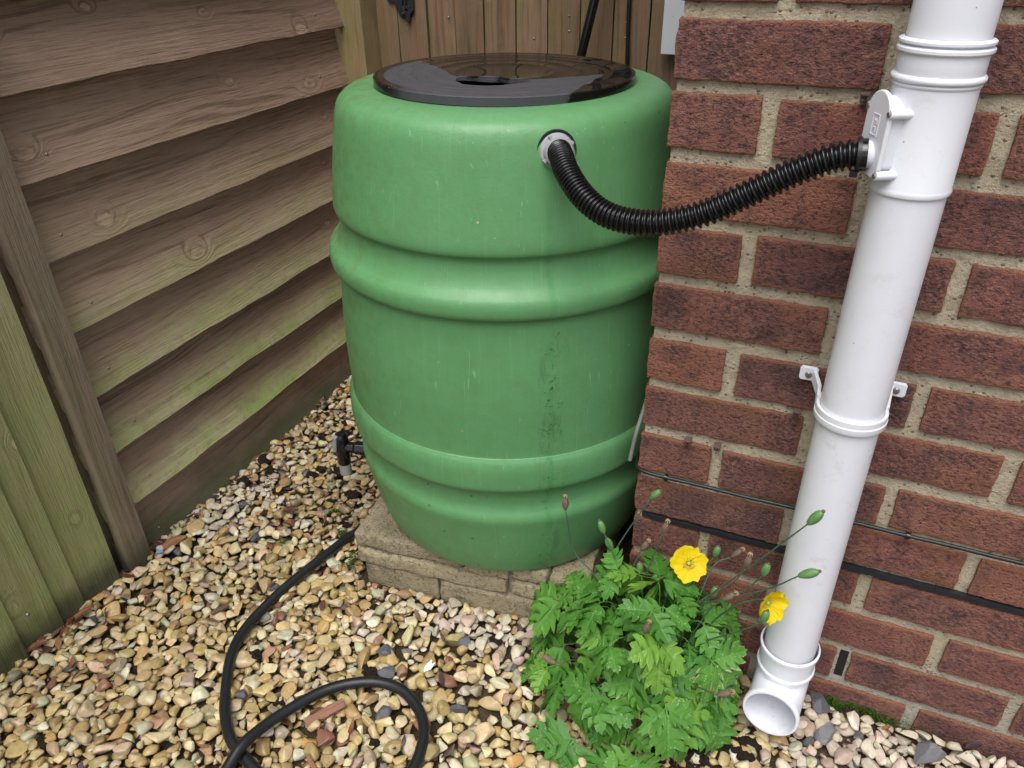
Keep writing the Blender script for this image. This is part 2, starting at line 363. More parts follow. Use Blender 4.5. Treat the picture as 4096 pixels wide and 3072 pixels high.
def mat_leaf():
    m = M('poppy_leaf'); rn = m.rnd(); o = m.co('Object'); u = m.attr('mid'); P = m.pos()
    base = m.ramp(rn, [(0, (.075, .225, .032)), (.35, (.110, .300, .042)), (.62, (.090, .260, .045)), (.80, (.165, .365, .050)), (1, (.23, .43, .06))])
    n = m.noise(P, 45, 3); c = m.mix(m.ss(n, .4, .7, 0, .5), base, m.mix(1.0, base, (.65, .72, .8), 'MULTIPLY'))
    c = m.mix(m.ss(u, .10, .02, 0, .55), c, (.16, .36, .09))
    vn = m.ma('ABSOLUTE', m.ma('SUBTRACT', m.ma('FRACT', m.attr('vein')), .5)); c = m.mix(m.ma('MULTIPLY', m.ss(vn, .08, .01), .22), c, (.17, .37, .10)); vh = m.ss(vn, .02, .25)
    spk = m.ma('MULTIPLY', m.ss(m.vor(P, 260, 'F1'), .33, .22), m.ma('MULTIPLY', m.ss(m.sep(m.vor(P, 260, 'F1', 'Color'))[0], .66, .7), m.ss(m.noise(P, 22, 2), .42, .6)))
    c = m.mix(m.ma('MULTIPLY', spk, .6), c, (.50, .60, .42))
    tipb = m.ma('MULTIPLY', m.ss(u, .82, .99), m.ma('MULTIPLY', m.ss(rn, .42, .40), m.ss(m.noise(P, 60, 2), .48, .6))); c = m.mix(m.ma('MULTIPLY', tipb, m.ss(rn, .30, .32)), c, (.50, .40, .20))
    h = m.ma('ADD', m.ma('MULTIPLY', m.noise(P, 180, 3), .5), m.ma('ADD', m.ma('MULTIPLY', m.ss(u, .0, .12), .6), m.ma('MULTIPLY', vh, .5)))
    m.fin(c, .46, m.bump(h, .35, .0012), Specular_IOR_Level=.38)
    tr = m.new('ShaderNodeBsdfTranslucent'); m.lk(m.mix(1.0, c, (1.0, 1.25, .5), 'MULTIPLY'), tr.inputs[0])
    mx = m.new('ShaderNodeMixShader'); mx.inputs[0].default_value = .28
    m.t.links.new(m.b.outputs[0], mx.inputs[1]); m.t.links.new(tr.outputs[0], mx.inputs[2]); m.t.links.new(mx.outputs[0], m.o.inputs[0])
    return m.m
def mat_petal():
    m = M('yellow_petal'); P = m.pos(); n = m.noise(P, 150, 3)
    c = m.mix(n, (.80, .58, .004), (.90, .72, .010))
    m.fin(c, .5, m.bump(m.noise(P, 260, 3), .3, .001), Specular_IOR_Level=.3)
    tr = m.new('ShaderNodeBsdfTranslucent'); m.lk((.9, .68, .01), tr.inputs[0])
    mx = m.new('ShaderNodeMixShader'); mx.inputs[0].default_value = .3
    m.t.links.new(m.b.outputs[0], mx.inputs[1]); m.t.links.new(tr.outputs[0], mx.inputs[2]); m.t.links.new(mx.outputs[0], m.o.inputs[0])
    return m.m
def mat_stone():
    m = M('plinth_stone'); o = m.pos(); rn = m.rnd(); n = m.noise(o, 18, 4); n2 = m.noise(o, 150, 5, .8); n3 = m.noise(o, 300, 3, .7)
    c = m.mix(n, (.47, .385, .24), (.58, .50, .34)); tone = m.ss(rn, 0, 1, .82, 1.12); c = m.mix(1.0, c, m.comb(tone, tone, tone), 'MULTIPLY'); c = m.mix(m.ss(n2, .52, .62, 0, .8), c, (.17, .145, .095)); c = m.mix(m.ss(m.noise(o, 30, 5, .75), .55, .68, 0, .6), c, (.15, .14, .10))
    c = m.mix(m.ss(n2, .42, .28, 0, .4), c, (.58, .50, .34))
    P = m.sep(o); c = m.mix(m.ma('MULTIPLY', m.ss(m.noise(o, 14, 4, .7), .48, .62), m.ss(P[0], -.36, -.50, 0, .75)), c, (.10, .105, .065))
    return m.fin(c, .88, m.bump(m.ma('ADD', n2, m.ma('MULTIPLY', n3, .5)), .95, .006), Specular_IOR_Level=.25)
def mat_moss():
    m = M('moss'); o = m.pos(); n = m.noise(o, 120, 4, .7)
    return m.fin(m.ramp(n, [(.3, (.012, .03, .006)), (.55, (.05, .11, .015)), (.75, (.13, .12, .02))]), .95, m.bump(n, 1, .004), Specular_IOR_Level=.1)
def mat_litter():
    m = M('dead_leaf'); c = m.attr('Col', 'Color'); P = m.pos(); n = m.noise(P, 160, 3)
    return m.fin(m.mix(n, c, m.mix(1.0, c, (.45, .4, .4), 'MULTIPLY')), .5, m.bump(n, .5, .001), Specular_IOR_Level=.4)

PEAT = mat_plain('peat', (.026, .018, .013), .85, .5, 200, .9, .004, .2)
BRICK, MORTAR = mat_brick(), mat_mortar()
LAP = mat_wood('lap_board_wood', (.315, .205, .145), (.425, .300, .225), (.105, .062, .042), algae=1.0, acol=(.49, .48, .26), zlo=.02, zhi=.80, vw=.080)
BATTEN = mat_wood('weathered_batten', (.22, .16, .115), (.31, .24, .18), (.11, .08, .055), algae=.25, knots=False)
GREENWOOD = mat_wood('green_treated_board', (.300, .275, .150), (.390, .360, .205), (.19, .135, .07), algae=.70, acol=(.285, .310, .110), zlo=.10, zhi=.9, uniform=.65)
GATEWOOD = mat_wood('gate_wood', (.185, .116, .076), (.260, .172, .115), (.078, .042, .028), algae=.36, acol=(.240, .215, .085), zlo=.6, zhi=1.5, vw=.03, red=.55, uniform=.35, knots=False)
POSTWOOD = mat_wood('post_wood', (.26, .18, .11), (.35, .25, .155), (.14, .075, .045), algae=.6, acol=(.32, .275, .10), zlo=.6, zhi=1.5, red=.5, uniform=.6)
BUTT, LID = mat_butt(), mat_lid()
def mat_pvc():
    m = M('white_pvc'); o = m.co('Object'); p = m.pos(); z = m.sep(p)[2]
    c = m.mix(m.noise(o, 14, 4, .6), (.74, .755, .82), (.80, .815, .87))
    gr_ = m.ma('MULTIPLY', m.ss(m.noise(o, 38, 5, .75, .5), .52, .70), m.ss(m.noise(o, 7, 3), .42, .65)); c = m.mix(m.ma('MULTIPLY', gr_, .30), c, (.40, .38, .33))
    sp = m.ma('MULTIPLY', m.ss(m.vor(o, 70, 'F1'), .06, .04), m.ss(m.sep(m.vor(o, 70, 'F1', 'Color'))[0], .80, .82)); c = m.mix(m.ma('MULTIPLY', sp, .8), c, (.16, .14, .11))
    low = m.ma('MULTIPLY', m.ss(m.noise(o, 60, 5, .8), .54, .70), m.ss(z, .12, .02, 0, .25)); c = m.mix(low, c, (.36, .33, .25))
    return m.fin(c, m.ma('ADD', .28, m.ma('MULTIPLY', gr_, .3)), m.bump(m.noise(o, 90, 3), .06, .0004), Specular_IOR_Level=.45)
WHITE = mat_pvc()
FITTING = mat_plain('grey_white_fitting', (.36, .36, .38), .45, .25, 60, .2, spots=.9, spotcol=(.03, .03, .025))
BLACKP = mat_plain('black_gloss_plastic', (.0075, .0075, .0085), .14, .2, 60, .05, .0004, .5)
RUBBER = mat_plain('black_rubber_hose', (.012, .013, .015), .38, .25, 120, .35, .0008, .45, spots=.35, spotcol=(.05, .055, .06))
IRON = mat_plain('black_iron', (.018, .019, .023), .55, .2, 80, .5)
BROWNP = mat_plain('brown_clip_plastic', (.12, .078, .062), .5, .2)
STEEL = mat_plain('screw_steel', (.34, .33, .31), .35, .3, 200); STEEL.node_tree.nodes['Principled BSDF'].inputs['Metallic'].default_value = .8
PALE = mat_plain('weathered_pale_plastic', (.27, .27, .26), .7, .25, 90, .4)
PANELW = mat_plain('white_panel', (.60, .63, .66), .5, .04, 30, .1, spots=.9, spotcol=(.15, .16, .14))
DPC = mat_plain('bitumen_strip', (.012, .014, .019), .5, .3, 150, .6, .0015, spots=.6, spotcol=(.18, .18, .18))
SLOT_SHADE = mat_plain('painted_slot_shade', (.010, .010, .010), .7, .3)
PEBBLE, SOIL, STONE, MOSS, LITTER = mat_pebble(), mat_soil(), mat_stone(), mat_moss(), mat_litter()
LEAF, PETAL = mat_leaf(), mat_petal()
STEM = mat_plain('poppy_stem', (.050, .110, .060), .5, .25, 120)
PODG = mat_plain('green_pod', (.085, .230, .070), .45, .25, 150, .2, c2=(.15, .30, .10))
PODD = mat_plain('dry_pod', (.165, .115, .095), .6, .35, 150, .4, .001, .3, c2=(.24, .17, .12))
PODC = mat_plain('dry_pod_crown', (.36, .235, .115), .6, .3, 200)
DRYSTEM = mat_plain('dry_stem', (.13, .085, .055), .6, .3, 150)
STAMEN = mat_plain('stamen', (.72, .50, .06), .6, .2)
PISTIL = mat_plain('pistil', (.33, .55, .06), .5, .2)
PAPER = mat_plain('white_paper', (.78, .79, .82), .6, .05)
CHIP = mat_wood('wood_chip', (.22, .11, .07), (.31, .17, .115), (.12, .05, .035), knots=False)
CABLEG = mat_plain('grey_cable', (.20, .20, .19), .5, .2)
BLUE = mat_plain('blue_scrap', (.12, .32, .60), .4, .1)

# ------------------------------------------------------------------ the ground
GX0, GX1, GY0, GY1 = -1.0, .95, -.85, .80
g = []; gf = []
xs = [-20, -6, -2]+[GX0+(GX1-GX0)*i/60 for i in range(61)]+[2, 6, 20]; ys = [-20, -6, -2]+[GY0+(GY1-GY0)*i/50 for i in range(51)]+[2, 6, 20]
for y in ys:
    for x in xs: g.append((x, y, -.019+.006*mnoise.noise((x*9, y*9, 1))))
nx = len(xs)
for j in range(len(ys)-1):
    for i in range(nx-1): gf.append((j*nx+i, j*nx+i+1, (j+1)*nx+i+1, (j+1)*nx+i))
ground = mobj('ground', g, gf, SOIL, smooth=True); ground['kind'] = 'structure'

# ------------------------------------------------------------------ brick wall
wall = MB(); wall.box((1.504, 1.0, 1.2), (1.5, .996, 1.35)); wall_o = wall.build('brick_wall', MORTAR)
tag(wall_o, 'red brown brick house wall with wide sandy mortar joints behind the white downpipe', 'wall')
Z0, CH, BH = .930, .075, .0595
def brick(x0, x1, y0, y1, ztop, seed, face='front', fine=True):
    cx, cy, cz = (x0+x1)/2, (y0+y1)/2, ztop-BH/2
    hx, hy, hz = (x1-x0)/2, (y1-y0)/2, BH/2
    if face == 'front':
        V, F, E = rough_box(hx, hy, hz, .0020, .0048 if fine else .012, .0016, 48, seed, .0012, 240)
        V = [v+Vector((cx, cy, cz)) for v in V]
    else:
        V, F, E = rough_box(hy, hx, hz, .0035, .012, .0013, 70, seed)
        V = [Vector((v.y+cx, -v.x+cy, v.z+cz)) for v in V]
    mobj('brick', V, F, BRICK, wall_o, True, attrs={'edge': ('FLOAT', E)})
sd_ = 0
for n in range(-7, 13):
    zt = Z0-CH*n; fine = n >= -1
    odd = n % 2 == 1
    segs = [(0, .0965), (.1135, .3135), (.3295, .5325), (.549, .752), (.768, .971)] if odd else [(0, .2025), (.2185, .4235), (.4405, .6435), (.660, .863), (.879, 1.082)]
    for i, (a, b) in enumerate(segs):
        sd_ += 1; random.seed(sd_)
        j = lambda s=.0014: random.uniform(-s, s)
        y0 = random.uniform(-.0022, .0004)
        dep = (.215 if odd else .1025) if i == 0 else .10
        if n == 11 and i == 2: a = .3365
        brick(a+(j() if i else 0), b+j(), y0, dep, zt+j(), sd_, fine=fine and a < .75)
    ys_ = [(.232, .43), (.446, .645), (.661, .86)] if odd else [(.118, .318), (.334, .533), (.549, .75)]
    for a, b in ys_:
        sd_ += 1; brick(random.uniform(-.001, .001), .09, a, b, zt, sd_, 'side')
# shade of the weep slot between two low bricks, painted as a black box
v_ = MB(); v_.box((.3255, .0075, Z0-CH*11-.030), (.0062, .0040, .0275)); v_.build('weep_slot_shade', SLOT_SHADE, wall_o, bevel=.001)
# black damp course strip squeezed out of the joint
d_ = MB(); N = 70
for i in range(N):
    x = -.001+i*.0135; a = mnoise.noise((x*30, 0, 3))*.0012; z = Z0-CH*9+.0085
    if .0 <= x < 1.0: d_.box((x+.00675, .001, z+a), (.0068, .0050+.0022*mnoise.noise((x*50, 4, 1)), .0033+.0006*mnoise.noise((x*70, 2, 1))))
d_.build('damp_course_strip', DPC, wall_o)

# ------------------------------------------------------------------ lap panel fence (runs along Y)
def board_obj(name, L, W, T, mat, parent, mw, seed, wav=.0015, taper=0, nx=40, ny=6):
    """grain local X (0..L), height local Y (0..W), thickness local Z (0..T); thin towards the top when tapered"""
    V = []; F = []
    for s_ in (1, 0):
        for j in range(ny+1):
            for i in range(nx+1):
                x = L*i/nx; y = W*j/ny; e = wav*(mnoise.noise((x*9, seed*5.1, 0))*1.5+.5*mnoise.noise((x*45, seed*3.3, 2)))
                if j == 0: y += e
                if j == ny: y += wav*.6*mnoise.noise((x*9, seed*2.7, 5))
                t = T*(1-taper*j/ny); z = t if s_ else 0
                z += .0012*mnoise.noise((x*6, y*14, seed*1.7))+.0025*mnoise.noise((x*2, seed*1.3, 3))
                V.append((x, y, z))
    n1 = nx+1; o2 = n1*(ny+1)
    for j in range(ny):
        for i in range(nx):
            a = j*n1+i; F.append((a, a+1, a+1+n1, a+n1)); F.append((o2+a, o2+a+n1, o2+a+1+n1, o2+a+1))
    rim = [i for i in range(n1)]+[j*n1+nx for j in range(1, ny+1)]+[ny*n1+i for i in range(nx-1, -1, -1)]+[j*n1 for j in range(ny-1, 0, -1)]
    for a, b in zip(rim, rim[1:]+rim[:1]): F.append((a, o2+a, o2+b, b))
    o = mobj(name, V, F, mat, parent, True, mw=mw); smooth_angle(o.data, .7)
    return o
def nail(pos, parent, nrm=(1, 0, 0), r=.0022):
    R = Vector(nrm).to_track_quat('Z', 'Y').to_matrix(); b = MB(); b.lathe([(0.0002, .0012), (r, .0008), (r, -.002)], 10, pos, rot=R); return b.build('nail', STEEL, parent, True)
fence = empty('lap_fence_panel', (-.915, .26, 0)); tag(fence, 'brown horizontal overlapping board fence panel with green algae on the lower edges', 'fence')
bpy.context.view_layer.update()
edges = [.935, .815, .695, .576, .455, .335, .217, .097, -.022]
edges = [edges[0]+.12*k for k in range(6, 0, -1)]+edges
tilt = .285
for i, z in enumerate(edges):
    L = .953; sag = random.Random(i).uniform(-.006, .006)
    # local X -> +Y world, local Y -> up (leaning back), local Z -> +X (towards the garden)
    ux = Vector((0, 1, sag)).normalized(); uy = Vector((-tilt, 0, 1)).normalized(); uz = ux.cross(uy).normalized(); uy = uz.cross(ux)
    mw = Matrix.Identity(4)
    for k, vv in enumerate((ux, uy, uz)):
        for r_ in range(3): mw[r_][k] = vv[r_]
    mw.translation = Vector((-.910, -.203, z))
    wdt = .150
    b = board_obj('board', L, wdt, .016, LAP, None, mw, i+1, .0022, .55, 70, 8)
    b.parent = fence; b.matrix_parent_inverse = fence.matrix_world.inverted()
    for yy in (-.105, .60):
        if z < .95: 
            nl = nail(Vector((-.8935-.0108, yy+random.uniform(-.02, .02), z+.034+sag*(yy+.2))), None); nl.parent = fence; nl.matrix_parent_inverse = fence.matrix_world.inverted()
def upright(name, x, y0, y1, z0, z1, T, mat, parent, seed, wav=.001, taper=0, rot=0, nx=60):
    # grain up; width along +Y; thickness towards +X
    ux, uy, uz = Vector((0, 0, 1)), Vector((math.sin(rot), math.cos(rot), 0)), None
    uz = uy.cross(Vector((0, 0, 1)))
    mw = Matrix.Identity(4)
    for k, vv in enumerate((ux, uy, -uz if uz.x < 0 else uz)):
        for r_ in range(3): mw[r_][k] = vv[r_]
    mw.translation = Vector((x, y0, z0))
    b = board_obj(name, z1-z0, y1-y0, T, mat, None, mw, seed, wav, taper, nx, 5); fix(b.data)
    b.parent = parent; b.matrix_parent_inverse = parent.matrix_world.inverted(); return b
upright('batten', -.8925, -.213, -.168, -.02, 1.72, .022, BATTEN, fence, 41, .0008)
upright('batten', -.925, .70, .735, -.02, 1.72, .018, BATTEN, fence, 42, .0008)

gfence = empty('vertical_board_fence', (-.89, -.5, 0)); tag(gfence, 'pale green treated fence of upright overlapping boards in the left foreground', 'fence')
bpy.context.view_layer.update()
for i, (a, b) in enumerate([(-.330, -.234), (-.385, -.308), (-.452, -.352), (-.53, -.42), (-.62, -.50), (-.71, -.59), (-.80, -.68), (-.90, -.77), (-1.0, -.87), (-1.1, -.97)]):
    # thick edge on the right, each board tucks under its right-hand neighbour's left edge
    o_ = upright('board', -.896+.000*i, a, b, -.02, 1.75, .006, GREENWOOD, gfence, 60+i, .0012, 0, -.06 if i else -.02)
    for v in o_.data.vertices:
        t = v.co.y/(b-a)
        if v.co.z > .003: v.co.z += .011*t*t+.001
pz = MB(); pz.box((-.945, -.235, .86), (.028, .045, .88)); o_ = pz.build('post', BATTEN, None, bevel=.002); o_.parent = gfence; o_.matrix_parent_inverse = gfence.matrix_world.inverted()  # added post behind the gap between the fences, to turn it dark
for z in (.42, .10):
    nl = nail(Vector((-.8815, -.395, z-.03)), None, r=.003); nl.parent = gfence; nl.matrix_parent_inverse = gfence.matrix_world.inverted()

# ------------------------------------------------------------------ gate, gate post and what stands before it
def upright_x(name, y, x0, x1, z0, z1, T, mat, parent, seed, wav=.001):
    mw = Matrix.Identity(4)
    for k, vv in enumerate((Vector((0, 0, 1)), Vector((1, 0, 0)), Vector((0, -1, 0)))):
        for r_ in range(3): mw[r_][k] = -vv[r_] if False else vv[r_]
    mw.translation = Vector((x0, y, z0))
    b = board_obj(name, z1-z0, x1-x0, T, mat, None, mw, seed, wav, 0, 50, 5); fix(b.data)
    b.parent = parent; b.matrix_parent_inverse = parent.matrix_world.inverted(); return b
gate = empty('garden_gate', (-.42, .77, 0)); tag(gate, 'brown wooden gate of upright boards closing the gap behind the water butt', 'gate')
bpy.context.view_layer.update()
ge = [-.848, -.793, -.718, -.650, -.580, -.506, -.435, -.364, -.294, -.220, -.148, -.076, -.006]
for i, (a, b) in enumerate(zip(ge, ge[1:])):
    upright_x('board', .772+random.Random(i).uniform(-.0015, .0015), a+.0016, b-.0016, .03, 1.75, .016, GATEWOOD, gate, 80+i, .0006)
for z in (.25, .86, 1.5):
    rl = MB(); rl.box((-.427, .786, z), (.415, .013, .04)); o_ = rl.build('rail', GATEWOOD, None); o_.parent = gate; o_.matrix_parent_inverse = gate.matrix_world.inverted()
for i in range(1, 10):
    for dz in (0.0, -.028):
        if random.Random(i*3+int(dz*1000)).random() < .8:
            nl = nail(Vector(((ge[i]+ge[i+1])/2+random.Random(i).uniform(-.02, .02), .7562, .835+dz+random.Random(i+9).uniform(-.01, .01))), None, (0, -1, 0), .002); nl.parent = gate; nl.matrix_parent_inverse = gate.matrix_world.inverted()
K = .000118
def lt(x, y, h): return (-.779+(x-1230)*K, .7555-h, .868-y*K)
lb = MB()
lb.prism([(930, -330), (1500, -330), (1500, 0), (1480, 250), (1400, 330), (1300, 335), (1240, 330), (1170, 270), (1120, 150), (1090, 75), (1000, 75), (950, 40), (925, -20)], -.001, .004, lt)
lo = lb.build('latch', IRON, None, bevel=.0012)
lb2 = MB()
for P_ in ([(1225, -300), (1285, -300), (1285, 120), (1340, 180), (1340, 270), (1225, 165)], [(1460, -300), (1520, -300), (1520, 180), (1420, 270), (1400, 180), (1460, 130)], [(1330, 150), (1400, 150), (1425, 265), (1430, 350), (1385, 405), (1345, 370), (1335, 300)], [(1285, 110), (1460, 110), (1400, 200), (1340, 200)], [(1330, -300), (1360, -300), (1360, 120), (1330, 120)]):
    lb2.prism(P_, .004, .010, lt)
lb2.lathe([(.0006, .0135), (.003, .013), (.004, .010)], 14, lt(1290, 245, .0), rot=Vector((0, -1, 0)).to_track_quat('Z', 'Y').to_matrix())
lo2 = lb2.build('latch_lever', IRON, None, bevel=.0010); lo2.parent = lo
lo.parent = gate; lo.matrix_parent_inverse = gate.matrix_world.inverted()
post = MB(); poly = [(-.918, .695), (-.862, .690), (-.851, .699), (-.850, .765), (-.918, .765)]
pv = []; pf = []; NZ = 60
for k in range(NZ+1):
    z = -.05+1.85*k/NZ
    for (x, y) in poly: pv.append((x+.0035*mnoise.noise((z*7, x*9, 1)), y+.003*mnoise.noise((z*8, y*9, 2)), z))
for k in range(NZ):
    for i in range(5): pf.append((k*5+i, k*5+(i+1) % 5, (k+1)*5+(i+1) % 5, (k+1)*5+i))
pf += [(4, 3, 2, 1, 0), tuple(NZ*5+i for i in range(5))]
# local X must run up the grain
mw = Matrix(((0, 1, 0, -.89), (0, 0, 1, .73), (1, 0, 0, 0), (0, 0, 0, 1)))
inv = mw.inverted()
po = mobj('gate_post', [inv @ Vector(v) for v in pv], pf, POSTWOOD, mw=mw); fix(po.data); tag(po, 'rough timber gate post with a split knot at the back left corner', 'post')

pol = MB(); a_, b_ = Vector((-.495, .60, -.01)), Vector((-.2425, .7385, 1.25))
pol.tube([a_, a_.lerp(b_, .3), a_.lerp(b_, .7), b_], .0092, 18); po_ = pol.build('black_pole', BLACKP, smooth=True, autosm=.8); tag(po_, 'slim black pole leaning against the gate behind the water butt', 'pole')
cb = MB(); cb.tube(catmull([(-.262, .752, -.015), (-.261, .750, .3), (-.2585, .7495, .7), (-.2625, .7495, .9), (-.262, .75, 1.4)], 8), .0042, 10); co_ = cb.build('hanging_cable', RUBBER, smooth=True, autosm=.8); tag(co_, 'thin black cable hanging straight down the gate boards', 'cable')
wp = MB(); wp.box((-.118, .735, 1.10), (.070, .006, .316)); wpo = wp.build('white_panel', PANELW, bevel=.0015); tag(wpo, 'speckled white plastic panel on the gate beside the brick corner', 'panel')

# ------------------------------------------------------------------ stone plinth
plinth = empty('stone_plinth', (-.479, -.060, 0), math.radians(6.2)); tag(plinth, 'low plinth of rough buff stone blocks under the green water butt', 'plinth')
def stone(x0, x1, z0, z1, y0=0, y1=.10, seed=0):
    V, F, E = rough_box((x1-x0)/2, (y1-y0)/2, (z1-z0)/2, .0050, .0055, .0036, 26, seed, .0020, 130)
    mobj('stone', [v+Vector(((x0+x1)/2, (y0+y1)/2, (z0+z1)/2)) for v in V], F, STONE, plinth, True)
for i, (a, b, c, d, e) in enumerate([(0.0, .203, .0705, .1, .30), (.208, .286, .0705, .0985, .2), (.291, .350, .0705, .0985, .2), (.355, .42, .0705, .098, .2), (.004, .283, .0355, .0665, .16), (.288, .42, .0355, .0665, .16),
                                     (.012, .154, -.02, .0315, .16), (.159, .42, -.02, .0315, .16)]):
    stone(a, b, c, d, random.Random(i).uniform(-.003, .004), e, 20+i)
stone(0.0, .16, -.02, .098, .303, .52, 33); stone(.002, .14, -.02, .067, .163, .30, 34); stone(.163, .43, -.02, .0965, .203, .52, 35)
core = MB(); core.box((.20, .20, .030), (.185, .185, .055)); core.build('mortar_bed', MORTAR, plinth)
ms = MB()

# ------------------------------------------------------------------ water butt
AX = Vector((-.2755, .1750, .0992))
prof = [(.0, .000), (.210, .000), (.2255, .002), (.2340, .008), (.2390, .018), (.2475, .045), (.2560, .085), (.2615, .115), (.2645, .130), (.2655, .139), (.2640, .147), (.2600, .155), (.2570, .164), (.2562, .176), (.2572, .1860), (.2600, .1935),
        (.2650, .1985), (.2705, .2020), (.2735, .2075), (.2745, .2160), (.2748, .2330), (.2740, .2450), (.2718, .2540), (.2685, .2600), (.2674, .2660), (.2680, .310), (.2685, .345), (.2670, .390), (.2640, .430), (.2628, .460),
        (.2624, .4735), (.2650, .4778), (.2698, .4808), (.2727, .4858), (.2736, .4930), (.2731, .5005), (.2708, .5070), (.2662, .5122), (.2598, .5185), (.2547, .5270), (.2516, .5360), (.2500, .5450), (.2497, .5535), (.2525, .5585), (.2572, .5622), (.2588, .5700),
        (.2578, .584), (.2540, .610), (.2480, .650), (.2425, .685), (.2390, .700), (.2335, .711), (.2240, .7185), (.2080, .7235), (.1900, .7250), (.172, .7250), (.170, .720), (.172, .700), (.225, .68), (.240, .40), (.235, .02), (0, .015)]
pp = [Vector((r, 0, z)) for r, z in prof]
sm = catmull(pp[1:56], 4)
prof2 = [(max(.0005, v.x), v.z) for v in [Vector((.0005, 0, 0))]+sm+pp[56:]]
v, f = lathe(prof2, 160)
v = [(x+.0012*mnoise.noise((x*7, y*7, z*7)), y+.0012*mnoise.noise((x*7, y*7, z*7+9)), z) for x, y, z in v]
butt = mobj('water_butt', v, f, BUTT, smooth=True, loc=AX); fix(butt.data); tag(butt, 'large green plastic water butt with two raised bands on a stone plinth', 'water butt')
# inlet fitting
IN = Vector((-.1268, -.0136, .7838)); ND = Vector((.60, -.78, .13)).normalized(); RI = ND.to_track_quat('Z', 'Y').to_matrix()
fb = MB(); fb.lathe([(.013, -.01), (.0205, -.006), (.0212, .0015), (.0200, .0035), (.0175, .0042), (.0170, .012), (.0150, .0125), (.0145, -.005)], 36, (0, 0, 0), rot=RI)
for k in range(4):
    a = k*PI/2+.5; fb.box(RI @ Vector((.0182*math.cos(a), .0182*math.sin(a), .006)), (.0026, .0014, .004), RI @ Matrix.Rotation(a, 3, 'Z'))
fit = fb.build('inlet_fitting', FITTING, smooth=True, autosm=.6); fit.location = IN-AX; fit.parent = butt
fg = MB(); fg.lathe([(.019, .0005), (.0245, .0010), (.0250, -.001), (.0245, -.006), (.019, -.006)], 36, (0, 0, 0), rot=RI); fgo = fg.build('recess_shade_ring', RUBBER, smooth=True, autosm=.6); fgo.parent = fit  # added black ring, paints the shaded recess around the fitting
# tap on the fence side
tp = MB(); T0 = Vector((-.507, .064, .192)); TD = Vector((-.97, -.25, 0)).normalized(); RT = TD.to_track_quat('Z', 'Y').to_matrix()
tp.lathe([(.0005, -.02), (.013, -.02), (.013, .030), (.0105, .032), (.0105, .048)], 6, T0-AX, rot=RT)
tp.lathe([(.0105, .045), (.0105, .062), (.0005, .064)], 20, T0-AX, rot=RT)
tap = tp.build('tap', BLACKP, bevel=.0012); tap.parent = butt
T1 = T0+TD*.056
tb = MB(); tb.lathe([(.0005, .030), (.009, .029), (.0130, .022), (.0135, .010), (.0125, -.004), (.0120, -.034), (.0105, -.038)], 22, T1-AX)
b1 = tb.build('tap_body', BLACKP, smooth=True, autosm=.7); b1.parent = tap
tb = MB(); tb.lathe([(.0105, -.034), (.0110, -.040), (.0110, -.060), (.0085, -.062), (.0080, -.045)], 22, T1-AX); b2 = tb.build('spout', PALE, smooth=True, autosm=.7); b2.parent = tap
tb = MB(); tb.box(T1-AX+Vector((-.004, -.013, .014)), (.004, .004, .017), Matrix.Rotation(.15, 3, 'Y')); b3 = tb.build('tap_lever', PALE, bevel=.0015); b3.parent = tap

# lid
lp = [(.0005, .0072), (.030, .0070)]
for rr in (.070, .103, .133, .150):
    lp += [(rr-.0022, .0070), (rr-.0008, .00735), (rr+.0008, .00735), (rr+.0022, .0070)]
lp += [(.166, .0068), (.1755, .0069), (.1785, .0072), (.1812, .0070), (.1828, .0058), (.1832, -.0040), (.1815, -.0048), (.176, -.0030), (.170, .0030), (.0005, .0035)]
v, f = lathe(lp, 160); bmv = bmesh.new()
lme = bpy.data.meshes.new('barrel_lid'); lme.from_pydata(v, [], f); lme.materials.append(LID)
bmv.from_mesh(lme); bmesh.ops.remove_doubles(bmv, verts=bmv.verts, dist=.0007); bmesh.ops.recalc_face_normals(bmv, faces=bmv.faces); bmv.to_mesh(lme); bmv.free()
lid = bpy.data.objects.new('barrel_lid', lme); COL.objects.link(lid)
hole = [(-.040, -.070), (-.030, -.092), (-.012, -.1085), (.004, -.1110), (.022, -.108), (.040, -.098), (.054, -.078), (.064, -.054), (.040, -.066), (.020, -.062), (.002, -.066), (-.020, -.064)]
cut = MB(); cut.prism(hole, -.05, .05, lambda x, y, h: (x, y, h)); cut_o = cut.build('cut', LID)
md = lid.modifiers.new('b', 'BOOLEAN'); md.operation = 'DIFFERENCE'; md.object = cut_o; md.solver = 'EXACT'
dg = bpy.context.evaluated_depsgraph_get(); nm = bpy.data.meshes.new_from_object(lid.evaluated_get(dg)); lid.modifiers.clear(); lid.data = nm; nm.name = 'barrel_lid'
bpy.data.objects.remove(cut_o, do_unlink=True)
nm.polygons.foreach_set('use_smooth', [True]*len(nm.polygons)); smooth_angle(nm, .5)
lid.location = AX+Vector((0, 0, .7285)); lid.rotation_euler = (math.radians(-.55), math.radians(.2), 0)
tag(lid, 'wet black ribbed lid with a torn opening on top of the green butt', 'lid')
fl = MB(); fl.prism([(-.037, -.066), (-.018, -.058), (.004, -.060), (.022, -.056), (.040, -.060), (.056, -.056), (.040, -.0645), (.020, -.0605), (.002, -.0645), (-.020, -.0625), (-.036, -.0715)], .004, .0100, lambda x, y, h: (x, y, h+.0006*math.sin(x*400)))
flo = fl.build('torn_flap', LID, bevel=.0006); flo.parent = lid

